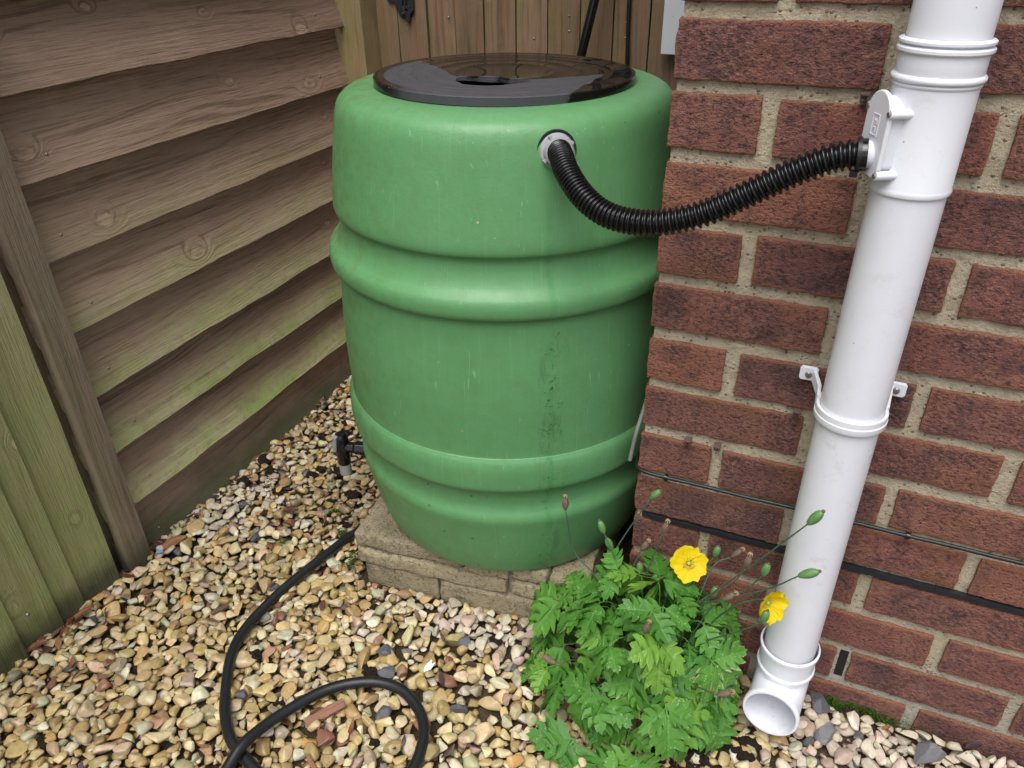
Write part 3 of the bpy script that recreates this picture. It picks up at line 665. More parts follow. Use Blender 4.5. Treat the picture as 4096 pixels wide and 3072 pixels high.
# corrugated hose from the inlet to the downpipe
hp = [(-.140, .002, .783), (-.128, -.012, .7850), (-.1155, -.030, .7845), (-.1000, -.052, .7730), (-.0735, -.073, .7545), (-.042, -.085, .7410), (-.004, -.090, .7380), (.031, -.090, .7440), (.067, -.085, .7570), (.105, -.082, .7800), (.137, -.081, .8005), (.168, -.080, .8175), (.188, -.0795, .8245), (.2045, -.0785, .8262)]
path = resample(catmull(hp, 16), .00055)
rad = []; ph = 0
for i in range(len(path)):
    s_ = i/len(path); pitch = .0036+.0033*min(1, max(0, (s_-.12)/.45)); ph += 2*PI*.00055/pitch
    dp = .0010+.0012*min(1, s_/.5); rad.append(.0146-dp+dp*(math.copysign(abs(math.sin(ph))**.6, math.sin(ph))))
for i in range(len(path)-12, len(path)): rad[i] = .0150
v, f = sweep(path, rad, 28)
hose = mobj('corrugated_hose', v, f, BLACKP, smooth=True); tag(hose, 'black corrugated hose sagging from the green butt to the downpipe', 'hose')
ct = MB(); e0 = path[-14]; ed = (path[-1]-path[-20]).normalized()
ct.lathe([(.0148, -.0018), (.0163, -.0018), (.0163, .0018), (.0148, .0018)], 32, e0, rot=ed.to_track_quat('Z', 'Y').to_matrix())
ct.box(e0+Vector((-.001, -.0085, -.0155)), (.0035, .0035, .0028)); ct.build('cable_tie', RUBBER, hose, True, autosm=.6)

# ------------------------------------------------------------------ downpipe
PX, PY = .2480, -.0560
dpz = empty('downpipe', (PX, PY, 0)); tag(dpz, 'white round plastic downpipe running down the brick wall to an open shoe', 'downpipe')
def ring(r, z, h): return [(r-.0012, z-h), (r+.0006, z-h*.85), (r+.0018, z-h*.4), (r+.0018, z+h*.4), (r+.0006, z+h*.85), (r-.0012, z+h)]
b = MB(); b.lathe([(.0340, .895), (.0340, 2.3), (.032, 2.3), (.032, .895)], 64); b.build('pipe_section', WHITE, dpz, True, autosm=.6)
b = MB(); b.lathe([(.0340, .135), (.0340, .800), (.0325, .800), (.0325, .135)], 64); b.build('pipe_section', WHITE, dpz, True, autosm=.6)
# diverter
dz = [(.0345, .7925), (.0362, .7925), (.0368, .7950), (.0362, .7975), (.0358, .7985), (.0358, .8875)]+[(.0366, .8875), (.0372, .8890), (.0366, .8905)]+ring(.0372, .8940, .0032)+[(.0364, .8985), (.0364, .9135)]+ring(.0374, .9172, .0030)+ring(.0370, .9235, .0024)+[(.0345, .9265)]
b = MB(); b.lathe(dz, 72); div = b.build('diverter', WHITE, dpz, True, autosm=.7)
NA = math.radians(207); nv = Vector((math.cos(NA), math.sin(NA), 0)); tv = Vector((-math.sin(NA), math.cos(NA), 0))
def plate_poly(w_, z0, z1, rt):
    P_ = [(-w_*.62, z0), (w_*.62, z0), (w_, z0+.008), (w_, z1-rt)]
    for k in range(1, 12):
        a = PI*k/12; P_.append((w_*math.cos(a), z1-rt+rt*math.sin(a)))
    return P_+[(-w_, z1-rt), (-w_, z0+.008)]
b = MB(); b.prism(plate_poly(.0170, .8105, .8790, .017), .020, .0430, lambda t, z, h: nv*h+tv*t+Vector((0, 0, z))); b.build('diverter_box', WHITE, div, bevel=.0016)
b = MB(); b.prism(plate_poly(.0205, .8080, .8835, .0200), .0432, .0475, lambda t, z, h: nv*h+tv*t+Vector((0, 0, z)))
pl = b.build('face_plate', WHITE, div, bevel=.0012)
b = MB()
for t, z in ((.0195, .866), (-.0195, .866), (.0185, .8115), (-.0185, .8115)):
    b = MB(); v, f = sweep([nv*.022+tv*t+Vector((0, 0, z)), nv*.0470+tv*t+Vector((0, 0, z))], .0042, 16); b.add(v, f); b.build('screw_boss', WHITE, div, True, autosm=.6)
for t, z in ((.0195, .866), (-.0195, .866), (.0185, .8115)):
    b = MB(); v, f = sweep([nv*.0465+tv*t+Vector((0, 0, z)), nv*.0484+tv*t+Vector((0, 0, z))], .0024, 10); b.add(v, f); b.build('screw', STEEL, pl, True, autosm=.6)
b = MB()      # raised maker's mark frame and its two small letters
for (t, z, ht, hz) in ((0, .8625, .0062, .0005), (0, .8445, .0062, .0005), (.0058, .8535, .0005, .009), (-.0058, .8535, .0005, .009), (.0022, .8570, .0004, .0026), (-.0018, .8570, .0004, .0026), (0, .8570, .002, .0004), (.0015, .8495, .0004, .0022), (-.0005, .8510, .002, .0004), (-.0002, .8495, .0016, .0004)):
    b.box(nv*.0476+tv*t+Vector((0, 0, z)), (ht, .00045, hz), Matrix.Rotation(NA+PI/2, 3, 'Z'))
b.build('raised_mark', WHITE, pl)
sp0 = Vector((.2035-PX, -.0615-PY, .8225)); b = MB(); v, f = sweep([Vector((-.0500, -.0225, .8262)), Vector((-.030, -.0160, .8262))], .0128, 28); b.add(v, f); b.build('outlet_spigot', WHITE, div, True, autosm=.6)
# wall bracket
b = MB(); b.lathe([(.0345, .5285), (.0385, .5285), (.0392, .5310), (.0392, .5360), (.0384, .5368), (.0384, .5440), (.0376, .5450), (.0345, .5440)], 64); br = b.build('bracket', WHITE, dpz, True, autosm=.5)
for sx, zc in ((-1, .5480), (1, .5480)):
    b = MB(); ez = .0
    xe = -.0515 if sx < 0 else .0445
    b.prism([(-.0085, -.009), (.0085, -.009), (.0105, -.006), (.0105, .006), (.0085, .009), (-.0085, .009), (-.0105, .006), (-.0105, -.006)], 0, .005, lambda x, z, h: Vector((xe+x, -PY-.003-h, zc+z)))
    pts = [Vector((xe-sx*.006, -PY-.007, zc)), Vector((sx*.0375, -PY-.028, zc-.007)), Vector((sx*.0365, .012, .538))]
    for p_, q_ in zip(pts, pts[1:]):
        dd = (q_-p_); b.box((p_+q_)/2, (.0022, dd.length/2+.001, .0075), dd.to_track_quat('Y', 'Z').to_matrix())
    ear = b.build('bracket_ear', WHITE, br, bevel=.0012)
    b = MB(); R_ = Vector((0, -1, 0)).to_track_quat('Z', 'Y').to_matrix(); b.lathe([(.0004, .0025), (.0030, .0022), (.0042, .0004), (.0042, -.003)], 16, Vector((xe, -PY-.0082, zc-.001)), rot=R_)
    b.box((xe, -PY-.0108, zc-.001), (.0028, .0004, .0005), Matrix.Rotation(.5, 3, 'Y')); b.box((xe, -PY-.0108, zc-.001), (.0005, .0004, .0028), Matrix.Rotation(.5, 3, 'Y')); b.build('screw', STEEL, ear, True, autosm=.5)
# shoe at the foot
sec = [(Vector((0, 0, .1500)), .0375), (Vector((0, 0, .1480)), .0400), (Vector((0, 0, .1435)), .0400), (Vector((0, 0, .1415)), .0378), (Vector((0, 0, .1130)), .0372), (Vector((0, 0, .1110)), .0392), (Vector((0, 0, .1070)), .0392), (Vector((0, 0, .1045)), .0365)]
bend = [(0, 0, .0960, 0), (-.0002, -.0030, .0850, 22), (-.0010, -.0100, .0745, 45), (-.0022, -.0200, .0680, 66), (-.0036, -.0320, .0655, 82), (-.0050, -.0440, .0655, 92), (-.0060, -.0530, .0662, 95)]
sec += [(Vector(q[:3]), .0362) for q in bend]
e_ = Vector((-.13, -.99, .075)).normalized(); m_ = Vector(bend[-1][:3])
sec += [(m_+e_*.001, .0385), (m_+e_*.0065, .0387), (m_+e_*.0080, .0375), (m_+e_*.0080, .0345), (m_, .0333)]+[(Vector(q[:3]), .0333) for q in bend[-2::-1]]+[(Vector((0, 0, .150)), .0333)]
AN = [0]*8+[q[3] for q in bend]+[95]*5+[q[3] for q in bend[-2::-1]]+[0]
def tan_at(i):
    a = math.radians(AN[i]); return Vector((-.13*math.sin(a), -math.sin(a), -math.cos(a))).normalized()
v = []; f = []; n = 56
for i, (c_, r_) in enumerate(sec):
    T = tan_at(i); u_ = Vector((1, 0, 0)); u_ = (u_-T*u_.dot(T)).normalized(); w_ = T.cross(u_)
    for k in range(n):
        a = 2*PI*k/n; v.append(c_+(u_*math.cos(a)+w_*math.sin(a))*r_)
for i in range(len(sec)-1):
    for k in range(n): f.append((i*n+k, i*n+(k+1) % n, (i+1)*n+(k+1) % n, (i+1)*n+k))
sh = mobj('shoe', v, f, WHITE, dpz, True); fix(sh.data); smooth_angle(sh.data, .75)

# ------------------------------------------------------------------ cables and clips on the wall
cp = [(-.010, .06, .347), (-.006, .02, .3465), (.001, -.004, .3470), (.02, -.0095, .3462)]+[(x, -.0085, .3452+.0016*mnoise.noise((x*16, 1, 1))) for x in (.05, .10, .15, .2, .25, .3, .35, .4, .45, .5, .56, .62, .70, .8, .9, 1.1)]
b = MB(); b.tube(resample(catmull(cp, 8), .006), .0027, 10); wc = b.build('wall_cable', RUBBER, smooth=True, autosm=.8); tag(wc, 'thin black cable clipped along a mortar joint behind the downpipe', 'cable')
for x in (.042, .352, .60):
    b = MB(); b.lathe([(.0036, -.0022), (.0041, -.0022), (.0041, .0022), (.0036, .0022)], 14, (x, -.0085, .3452), rot=Vector((1, 0, 0)).to_track_quat('Z', 'Y').to_matrix()); b.box((x, -.003, .3405), (.0022, .004, .003)); b.build('clip', BLACKP, wc, True, autosm=.6)
gc = MB(); gpts = catmull([(-.004, .060, .455), (-.0075, .030, .415), (-.0100, .016, .395), (-.0125, .012, .372), (-.0150, .010, .3465)], 8); gc.tube(gpts, .0031, 12); gco = gc.build('grey_cable', CABLEG, smooth=True, autosm=.8); tag(gco, 'short grey cable with a cut end poking out beside the brick corner', 'cable')
gc = MB(); gc.lathe([(.0003, .0006), (.0028, .0005), (.0031, 0)], 12, gpts[-1], rot=(gpts[-1]-gpts[-2]).to_track_quat('Z', 'Y').to_matrix())
gc.build('cut_end', PAPER, gco, True)
for (x, z, lb_) in ((.0655, .4115, 'empty brown cable clip in the mortar, left one of the close pair'), (.1045, .4125, 'empty brown cable clip in the mortar, right one of the close pair'), (.1925, .4900, 'small brown cable clip just left of the pipe bracket'), (.1925, .8625, 'small brown cable clip on the joint left of the diverter')):
    b = MB(); b.box((x, -.0035, z), (.0042, .0045, .0042)); b.box((x, -.0085, z+.0042), (.0044, .0045, .0012)); b.box((x+.0034, -.0085, z+.001), (.0011, .0040, .0036))
    R_ = Vector((0, -1, 0)).to_track_quat('Z', 'Y').to_matrix(); b.lathe([(.0003, .0020), (.0020, .0016), (.0024, 0)], 10, (x-.001, -.0080, z-.002), rot=R_)
    o_ = b.build('cable_clip', BROWNP, bevel=.0005); tag(o_, lb_, 'cable clip', 'brown cable clips left in the mortar')

# ------------------------------------------------------------------ garden hose
def gz(x, y): return .0105+.0035*mnoise.noise((x*12, y*12, 4))
h1 = [(-.49, .12), (-.520, .065), (-.543, .022), (-.56, -.053), (-.577, -.14), (-.584, -.207), (-.580, -.259), (-.564, -.302), (-.535, -.346), (-.503, -.385), (-.463, -.417), (-.419, -.433), (-.37, -.447), (-.31, -.450), (-.250, -.430), (-.211, -.388), (-.2, -.354), (-.205, -.319), (-.216, -.292), (-.238, -.268), (-.276, -.249), (-.318, -.249), (-.357, -.267), (-.388, -.296), (-.41, -.336), (-.426, -.38), (-.433, -.422), (-.433, -.455), (-.425, -.52), (-.40, -.60), (-.33, -.70)]
hz_ = [gz(x, y) for x, y in h1]
for i in range(24, 29): hz_[i] += (.006, .012, .0175, .012, .005)[i-24]
hz_[0] += .01
b = MB(); b.tube(resample(catmull([(x, y, z) for (x, y), z in zip(h1, hz_)], 10), .006), .0083, 16); gh = b.build('garden_hose', RUBBER, smooth=True, autosm=.8); tag(gh, 'black rubber garden hose looping over the gravel from behind the plinth', 'garden hose')

# ------------------------------------------------------------------ gravel
bm_ = bmesh.new(); bmesh.ops.create_icosphere(bm_, subdivisions=2, radius=1); bm_.verts.ensure_lookup_table()
ICO = np.array([v.co[:] for v in bm_.verts]); ICOF = np.array([[v.index for v in q.verts] for q in bm_.faces]); bm_.free()
bm_ = bmesh.new(); bmesh.ops.create_icosphere(bm_, subdivisions=3, radius=1); bm_.verts.ensure_lookup_table()
ICO3 = np.array([v.co[:] for v in bm_.verts]); ICOF3 = np.array([[v.index for v in q.verts] for q in bm_.faces]); bm_.free()
RS = .0025; NXg, NYg = int((GX1-GX0)/RS), int((GY1-GY0)/RS)
gx = GX0+(np.arange(NXg)+.5)*RS; gy = GY0+(np.arange(NYg)+.5)*RS; XX, YY = np.meshgrid(gx, gy, indexing='ij')
H = np.full((NXg, NYg), -.019)+.004*np.sin(XX*11+1)*np.sin(YY*9)
blk = (XX < -.900) | ((XX > -.004) & (YY > -.004)) | (YY > .74)
ca, sa = math.cos(math.radians(6.2)), math.sin(math.radians(6.2)); lx = (XX+.479)*ca+(YY+.060)*sa; ly = -(XX+.479)*sa+(YY+.060)*ca
blk |= (lx > -.002) & (lx < .47) & (ly > -.001)
H[blk] = .5
def inview(x, y):      # generous triangle of ground the picture can show, plus a margin
    return (y > -.66+.42*(x+.75)-.10)
ok = inview(XX, YY) & ~blk & (XX > -.90) & (XX < .80)
ok &= ~((XX > -.10) & (XX < 0) & (YY > .05))
cand = np.argwhere(ok)
def drop(NP, layer):
    out = []
    for q in range(NP):
        t = RNG.random()
        a = (.0058+.0062*RNG.beta(1.6, 2.4)*1.9) if t > .06 else RNG.uniform(.0140, .0205)
        if layer == 0: a = RNG.uniform(.003, .0065)
        if layer == 2: a *= .88
        c6 = cand[RNG.integers(0, len(cand), 7)]
        x0, y0 = gx[c6[:, 0]], gy[c6[:, 1]]
        back = (y0 > .02) & (x0 < -.3)
        best = None
        b_ = a*RNG.uniform(.60, .95); c = a*RNG.uniform(.34, .62)
        k = max(1, int((a+b_)*.5/RS))
        for (i, j) in c6:
            i0, i1, j0, j1 = max(0, i-k), min(NXg, i+k+1), max(0, j-k), min(NYg, j+k+1)
            P_ = H[i0:i1, j0:j1]; mx = P_.max()
            if mx > .3: continue
            sc = P_.mean()
            if best is None or sc < best[0]: best = (sc, i, j, i0, i1, j0, j1, mx)
        if best is None: continue
        sc, i, j, i0, i1, j0, j1, mx = best
        x, y = gx[i], gy[j]
        if y > .0 and x < -.3:
            if RNG.random() < .60: continue
            a *= .85; b_ *= .85; c *= .85
        base = sc+.34*(mx-sc); zc = base+c*.80
        if zc+c > .018: continue
        P_ = H[i0:i1, j0:j1]
        gi, gj = np.meshgrid(gx[i0:i1]-x, gy[j0:j1]-y, indexing='ij'); rr = (gi**2+gj**2)/((a+b_)*.5)**2
        dome = np.where(rr < 1, zc+c*np.sqrt(np.maximum(0, 1-rr)), -9)
        # tilt follows the slope of what lies beneath
        sx = (P_[-1].mean()-P_[0].mean())/max(.004, (i1-i0)*RS); sy = (P_[:, -1].mean()-P_[:, 0].mean())/max(.004, (j1-j0)*RS)
        H[i0:i1, j0:j1] = np.maximum(P_, dome)
        out.append((x, y, zc, a, b_, c, sx, sy))
    return out
PB = drop(3000, 0)+drop(4200, 1)+drop(4700, 2)
print('pebbles', len(PB))
PAL = [((.52, .395, .200), 20), ((.60, .49, .285), 22), ((.44, .32, .155), 13), ((.66, .57, .385), 18), ((.56, .45, .30), 12), ((.37, .27, .14), 7), ((.55, .51, .39), 9), ((.68, .64, .53), 8), ((.27, .125, .090), 1.8), ((.40, .25, .17), 3), ((.48, .37, .30), 3.5), ((.095, .098, .110), 1.0), ((.26, .25, .23), 1.5), ((.44, .43, .29), 4), ((.52, .34, .14), 3)]
pw = np.array([q[1] for q in PAL]); pw = pw/pw.sum(); pc = np.array([q[0] for q in PAL])
def pal_zone(x, y):
    d = 0
    if -.40 < x < .02: d = max(d, math.exp(-(((y+.075-.10*(x+.2))/.045)**2))*min(1, (x+.40)/.12))
    if x > .22: d = max(d, min(1, (x-.22)/.08))
    if x < -.72: d = max(d, math.exp(-(((x+.83)/.06)**2+((y-.0)/.13)**2))*.9)
    return d*.95
def pebble_geo(p, U, fine=0):
    x, y, z, a, b_, c, sx, sy = p
    V = U.copy()
    for k in range(3):      # low lumps
        d = RNG.normal(size=3); d /= np.linalg.norm(d); V *= (1+.13*np.sin(2.2*(U@d)+RNG.uniform(0, 6)))[:, None]
    for k in range(RNG.integers(7, 14)):      # worn flat facets
        d = RNG.normal(size=3); d /= np.linalg.norm(d); h = RNG.uniform(.38, .82); s_ = V@d; ex = np.maximum(0, s_-h); V -= (ex*.96)[:, None]*d
    V *= np.array([a, b_, c])*1.16
    yaw = RNG.uniform(0, 2*PI); cy, sy_ = math.cos(yaw), math.sin(yaw)
    V = V@np.array([[cy, sy_, 0], [-sy_, cy, 0], [0, 0, 1]])
    ax_ = math.atan(max(-.7, min(.7, sx*.55)))+RNG.normal()*.17; ay_ = math.atan(max(-.7, min(.7, sy*.55)))+RNG.normal()*.17
    V = V@np.array([[math.cos(ax_), 0, math.sin(ax_)], [0, 1, 0], [-math.sin(ax_), 0, math.cos(ax_)]]); V = V@np.array([[1, 0, 0], [0, math.cos(ay_), math.sin(ay_)], [0, -math.sin(ay_), math.cos(ay_)]])
    return V+np.array([x, y, z])
def pebble_col(x, y):
    c = pc[RNG.choice(len(pc), p=pw)].copy(); d = pal_zone(x, y)
    if RNG.random() < d:
        c = np.array([.60, .545, .47]) if RNG.random() < .72 else np.array([.52, .42, .37])
        if RNG.random() < .05: c = np.array([.13, .135, .15])
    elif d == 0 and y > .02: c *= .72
    return np.clip(c*np.array([1., .985, .90])*RNG.uniform(.76, 1.12)*(1+RNG.normal(size=3)*.03), .02, .8), d
# which pebbles show largest
def score(p):
    d = Vector(p[:3])-CAM_POS; zf = d.dot(cf); u, v_ = d.dot(cr)/zf, d.dot(cu)/zf
    if abs(u) > .66 or abs(v_) > .495: return -1
    hh = H[min(NXg-1, int((p[0]-GX0)/RS)), min(NYg-1, int((p[1]-GY0)/RS))]
    if hh > p[2]+p[5]+.0015: return -1
    if (Vector((p[0], p[1]))-Vector((.05, -.10))).length < .13: return -1
    return p[3]*p[4]/zf/zf
SC = [score(p) for p in PB]; order = sorted(range(len(PB)), key=lambda i: -SC[i]); big = set(order[:290])
V_, F_, C_, D_ = [], [], [], []
k = 0
for i, p in enumerate(PB):
    col, dr = pebble_col(p[0], p[1])
    if i in big:
        V = pebble_geo(p, ICO3); n = len(V)
        mobj('pebble', V-np.array(p[:3]), ICOF3, PEBBLE, ground, True, loc=p[:3], attrs={'Col': ('FLOAT_COLOR', np.tile([*col, 1], (n, 1))), 'dry': ('FLOAT', np.full(n, dr))})
    else:
        top = SC[i] > 0; V = pebble_geo(p, ICO3 if top else ICO); n = len(V); V_.append(V); F_.append((ICOF3 if top else ICOF)+k); k += n
        C_.append(np.tile([*col, 1], (n, 1))); D_.append(np.full(n, dr))
gr = mobj('gravel', np.concatenate(V_), np.concatenate(F_), PEBBLE, ground, True, attrs={'Col': ('FLOAT_COLOR', np.concatenate(C_)), 'dry': ('FLOAT', np.concatenate(D_))})
gr['kind'] = 'stuff'
def ground_h(x, y, k=2):
    i, j = int((x-GX0)/RS), int((y-GY0)/RS); P_ = H[max(0, i-k):i+k+1, max(0, j-k):j+k+1]; P_ = P_[P_ < .3]
    return float(P_.mean()) if P_.size else 0.

# dark lumps of peat
V_, F_ = [], []; k = 0
LUMPS = [(-.539, -.28, .014), (-.35, -.229, .015), (-.325, -.238, .012), (-.723, -.517, .015), (-.42, -.114, .012), (-.191, -.095, .012), (-.26, -.115, .010), (-.69, .19, .018), (-.86, .08, .016), (-.87, .16, .018), (-.80, .28, .018), (-.62, .13, .016), (-.58, .05, .012), (-.545, .0, .012), (-.30, -.24, .010), (-.45, -.33, .009), (-.28, -.33, .010)]
for q in range(46): a_ = RNG.uniform(0, 1); LUMPS.append((.10+a_*.13+RNG.normal()*.012, -.205+a_*.085+RNG.normal()*.016, RNG.uniform(.006, .013)))
for q in range(40): LUMPS.append((RNG.uniform(-.88, -.58), RNG.uniform(.05, .5), RNG.uniform(.006, .014)))
for (x, y, s_) in LUMPS:
    U = ICO3*np.array([s_, s_*RNG.uniform(.6, .9), s_*.5]); off = RNG.uniform(0, 50)
    nz = np.array([mnoise.noise((p[0]*120+off, p[1]*120, p[2]*120))+.6*mnoise.noise((p[0]*320+off, p[1]*320, p[2]*320)) for p in U]); U = U*(1+.42*nz)[:, None]
    V_.append(U+np.array([x, y, ground_h(x, y, 4)-.002])); F_.append(ICOF3+k); k += len(U)
so_ = mobj('soil_lumps', np.concatenate(V_), np.concatenate(F_), PEAT, ground); so_['kind'] = 'stuff'
# scattered leaf litter
V_, F_, C_ = [], [], []; k = 0
LC = [(.15, .055, .030), (.20, .09, .045), (.085, .045, .035), (.05, .032, .030), (.30, .14, .055), (.26, .16, .10)]
for q in range(330):
    i, j = cand[RNG.integers(0, len(cand))]; x, y = gx[i], gy[j]
    if q > 230: x = -.895+abs(RNG.normal())*.03; y = RNG.uniform(-.42, .5)
    L = RNG.uniform(.005, .014); W = L*RNG.uniform(.15, .5); cv = RNG.uniform(-1.5, 1.5); n = 6
    P_ = []
    for a in range(n):
        t = a/(n-1); ww = W*math.sin(PI*(.08+.86*t))
        for s_ in (-1, 0, 1): P_.append([(t-.5)*2*L, s_*ww, .35*L*(1-cv*(t-.5)**2*3)+abs(s_)*.3*W*cv])
    P_ = np.array(P_); yaw = RNG.uniform(0, 6.28); R_ = np.array([[math.cos(yaw), math.sin(yaw), 0], [-math.sin(yaw), math.cos(yaw), 0], [0, 0, 1]])
    tl = RNG.normal()*.4; R2 = np.array([[math.cos(tl), 0, math.sin(tl)], [0, 1, 0], [-math.sin(tl), 0, math.cos(tl)]])
    V_.append(P_@R2@R_+np.array([x, y, ground_h(x, y)+.0015])); fc = []
    for a in range(n-1):
        for s_ in range(2): fc.append([k+a*3+s_, k+a*3+s_+1, k+a*3+s_+4, k+a*3+s_+3])
    F_ += fc; k += len(P_); c = LC[RNG.integers(0, len(LC))]; C_.append(np.tile([*c, 1], (len(P_), 1)))
li = mobj('leaf_litter', np.concatenate(V_), [tuple(q) for q in F_], LITTER, None, True, attrs={'Col': ('FLOAT_COLOR', np.concatenate(C_))}); li['kind'] = 'stuff'; li['label'] = 'scattered small brown leaf scraps among the pebbles'; li['category'] = 'leaf litter'
def dry_leaf(x, y, L, W, yaw, col, label, curl=.6):
    V = []; F = []; n = 12
    for a in range(n):
        t = a/(n-1); ww = W*math.sin(PI*min(1, .05+.93*t))**.8
        for s_ in (-1, -.5, 0, .5, 1): V.append(((t-.5)*L, s_*ww*(1+.15*mnoise.noise((t*9, s_*3, x*50))), .006+abs(s_)**1.5*W*curl*.6-.25*L*(t-.5)**2+.002*mnoise.noise((t*6, s_*2, y*40))))
    for a in range(n-1):
        for s_ in range(4): F.append((a*5+s_, a*5+s_+1, a*5+s_+6, a*5+s_+5))
    o = mobj('dead_leaf', V, F, LITTER, smooth=True, attrs={'Col': ('FLOAT_COLOR', np.tile([*col, 1], (len(V), 1)))}); o.location = (x, y, ground_h(x, y, 4)+.003); o.rotation_euler = (.1, -.15, yaw)
    md = o.modifiers.new('s', 'SOLIDIFY'); md.thickness = .0005
    tag(o, label, 'dead leaf'); return o
dry_leaf(-.853, -.128, .052, .012, 1.0, (.30, .15, .050), 'tan dead leaf lying against the foot of the brown board fence')
dry_leaf(-.872, -.325, .050, .006, 1.25, (.26, .085, .040), 'narrow rust red dead leaf at the foot of the green board fence', .9)
dry_leaf(-.880, -.405, .040, .007, 1.0, (.22, .085, .050), 'curled reddish dead leaf nearer the left edge of the picture', .8)
dry_leaf(-.70, .03, .030, .009, .3, (.11, .045, .040), 'dark purple brown dead leaf on the gravel near the fence', .8)
V, F, E = rough_box(.031, .0075, .004, .0015, .004, .0012, 90, 5, .0007, 300); ch = mobj('wood_chip', V, F, CHIP, smooth=True); ch.location = (-.369, -.322, ground_h(-.369, -.322, 4)+.006); ch.rotation_euler = (.15, -.1, .95); tag(ch, 'reddish splinter of wood lying inside the loop of garden hose', 'wood chip')
V, F, E = rough_box(.016, .0035, .003, .001, .004, .001, 120, 8); tw = mobj('twig', V, F, DRYSTEM, smooth=True); tw.location = (-.655, -.225, ground_h(-.655, -.225, 3)+.005); tw.rotation_euler = (0, .1, 1.2); tag(tw, 'short dark stick on the gravel near the fence post', 'twig')
pv_ = [(0, 0, 0), (.006, .003, .004), (.010, .012, .012), (.004, .010, .007), (.001, .016, .010), (-.006, .004, .003), (-.003, -.004, .001)]
pa = mobj('paper_scrap', pv_, [(0, 1, 2, 3), (0, 3, 4, 5), (0, 5, 6)], PAPER); pa.location = (-.262, -.200, ground_h(-.262, -.2, 4)+.004); md = pa.modifiers.new('s', 'SOLIDIFY'); md.thickness = .0005; tag(pa, 'crumpled white paper scrap on the gravel between hose and poppy', 'paper scrap')
pb = mobj('blue_scrap', [(0, 0, 0), (.010, .002, .001), (.012, .008, .004), (.003, .009, .003)], [(0, 1, 2, 3)], BLUE); pb.location = (-.862, -.165, ground_h(-.862, -.165, 3)+.005); md = pb.modifiers.new('s', 'SOLIDIFY'); md.thickness = .0006; tag(pb, 'tiny blue and white plastic scrap by the fence post foot', 'scrap')
# slate pieces
for i, (x, y, s_, lb_) in enumerate([(.309, -.022, .026, 'dark grey slate chunk against the wall right of the pipe shoe'), (.325, -.066, .024, 'rough grey stone lump on the pale gravel right of the pipe shoe'), (.455, -.045, .030, 'flat triangular grey slate near the bottom right corner'), (.47, -.085, .020, 'small grey slate cut by the bottom edge at the right'), (-.318, -.222, .019, 'flat dark grey slate just above the hose loop'), (-.289, -.287, .017, 'dark slate lump inside the hose loop'), (-.189, -.243, .019, 'dark bluish slate right of the hose loop'), (-.231, -.127, .017, 'thin upright grey slate sliver in front of the plinth'), (-.345, -.19, .018, 'long narrow grey slate below the plinth corner'), (-.505, -.345, .016, 'small black slate left of the hose loop'), (-.60, -.15, .015, 'dark slate chip left of the hose beyond its bend')]):
    V = ICO3.copy(); r_ = np.random.default_rng(100+i)
    for k in range(9):
        d = r_.normal(size=3); d[2] *= .8; d /= np.linalg.norm(d); h = r_.uniform(.35, .75); ex = np.maximum(0, V@d-h); V -= ex[:, None]*d
    V *= np.array([s_, s_*.72, s_*.52])
    o = mobj('slate', V, ICOF3, PEBBLE, attrs={'Col': ('FLOAT_COLOR', np.tile([.105, .108, .125, 1] if i not in (1, 2) else [.17, .17, .185, 1], (len(V), 1))), 'dry': ('FLOAT', np.full(len(V), .6))})
    o.location = (x, y, ground_h(x, y, 5)+s_*.25); o.rotation_euler = (r_.uniform(-.3, .3), r_.uniform(-.3, .3), r_.uniform(0, 6)); tag(o, lb_, 'stone', 'slate pieces among the gravel')
# moss
V_, F_ = [], []; k = 0
bl = []
for q in range(2600):
    if RNG.random() < .55: x = .385+RNG.normal()*.022 if RNG.random() < .6 else .330+RNG.normal()*.010; y = -.002-abs(RNG.normal())*.006; z = ground_h(x, y-.01, 3)+RNG.uniform(-.004, .012)
    else:
        cx_, cy_, cs = [(-.505, -.052, .016), (-.51, -.03, .014), (-.62, .07, .010), (-.66, -.045, .010), (-.57, .02, .009)][RNG.integers(0, 5)]; x, y = cx_+RNG.normal()*cs*.5, cy_+RNG.normal()*cs*.5; z = ground_h(x, y, 2)+RNG.uniform(0, .010 if cx_ < -.52 else .022)
    t = RNG.uniform(.0012, .0028); a = RNG.uniform(0, 6.28); d = np.array([math.cos(a), math.sin(a), RNG.uniform(.4, 1.4)])*t; s_ = np.array([-math.sin(a), math.cos(a), 0])*t*.45; c0 = np.array([x, y, z])
    V_ += [c0-s_, c0+s_, c0+d]; F_.append((k, k+1, k+2)); k += 3
mo = mobj('moss', np.array(V_), F_, MOSS); mo['kind'] = 'stuff'; mo['label'] = 'tufts of green moss at the wall foot and beside the plinth'; mo['category'] = 'moss'

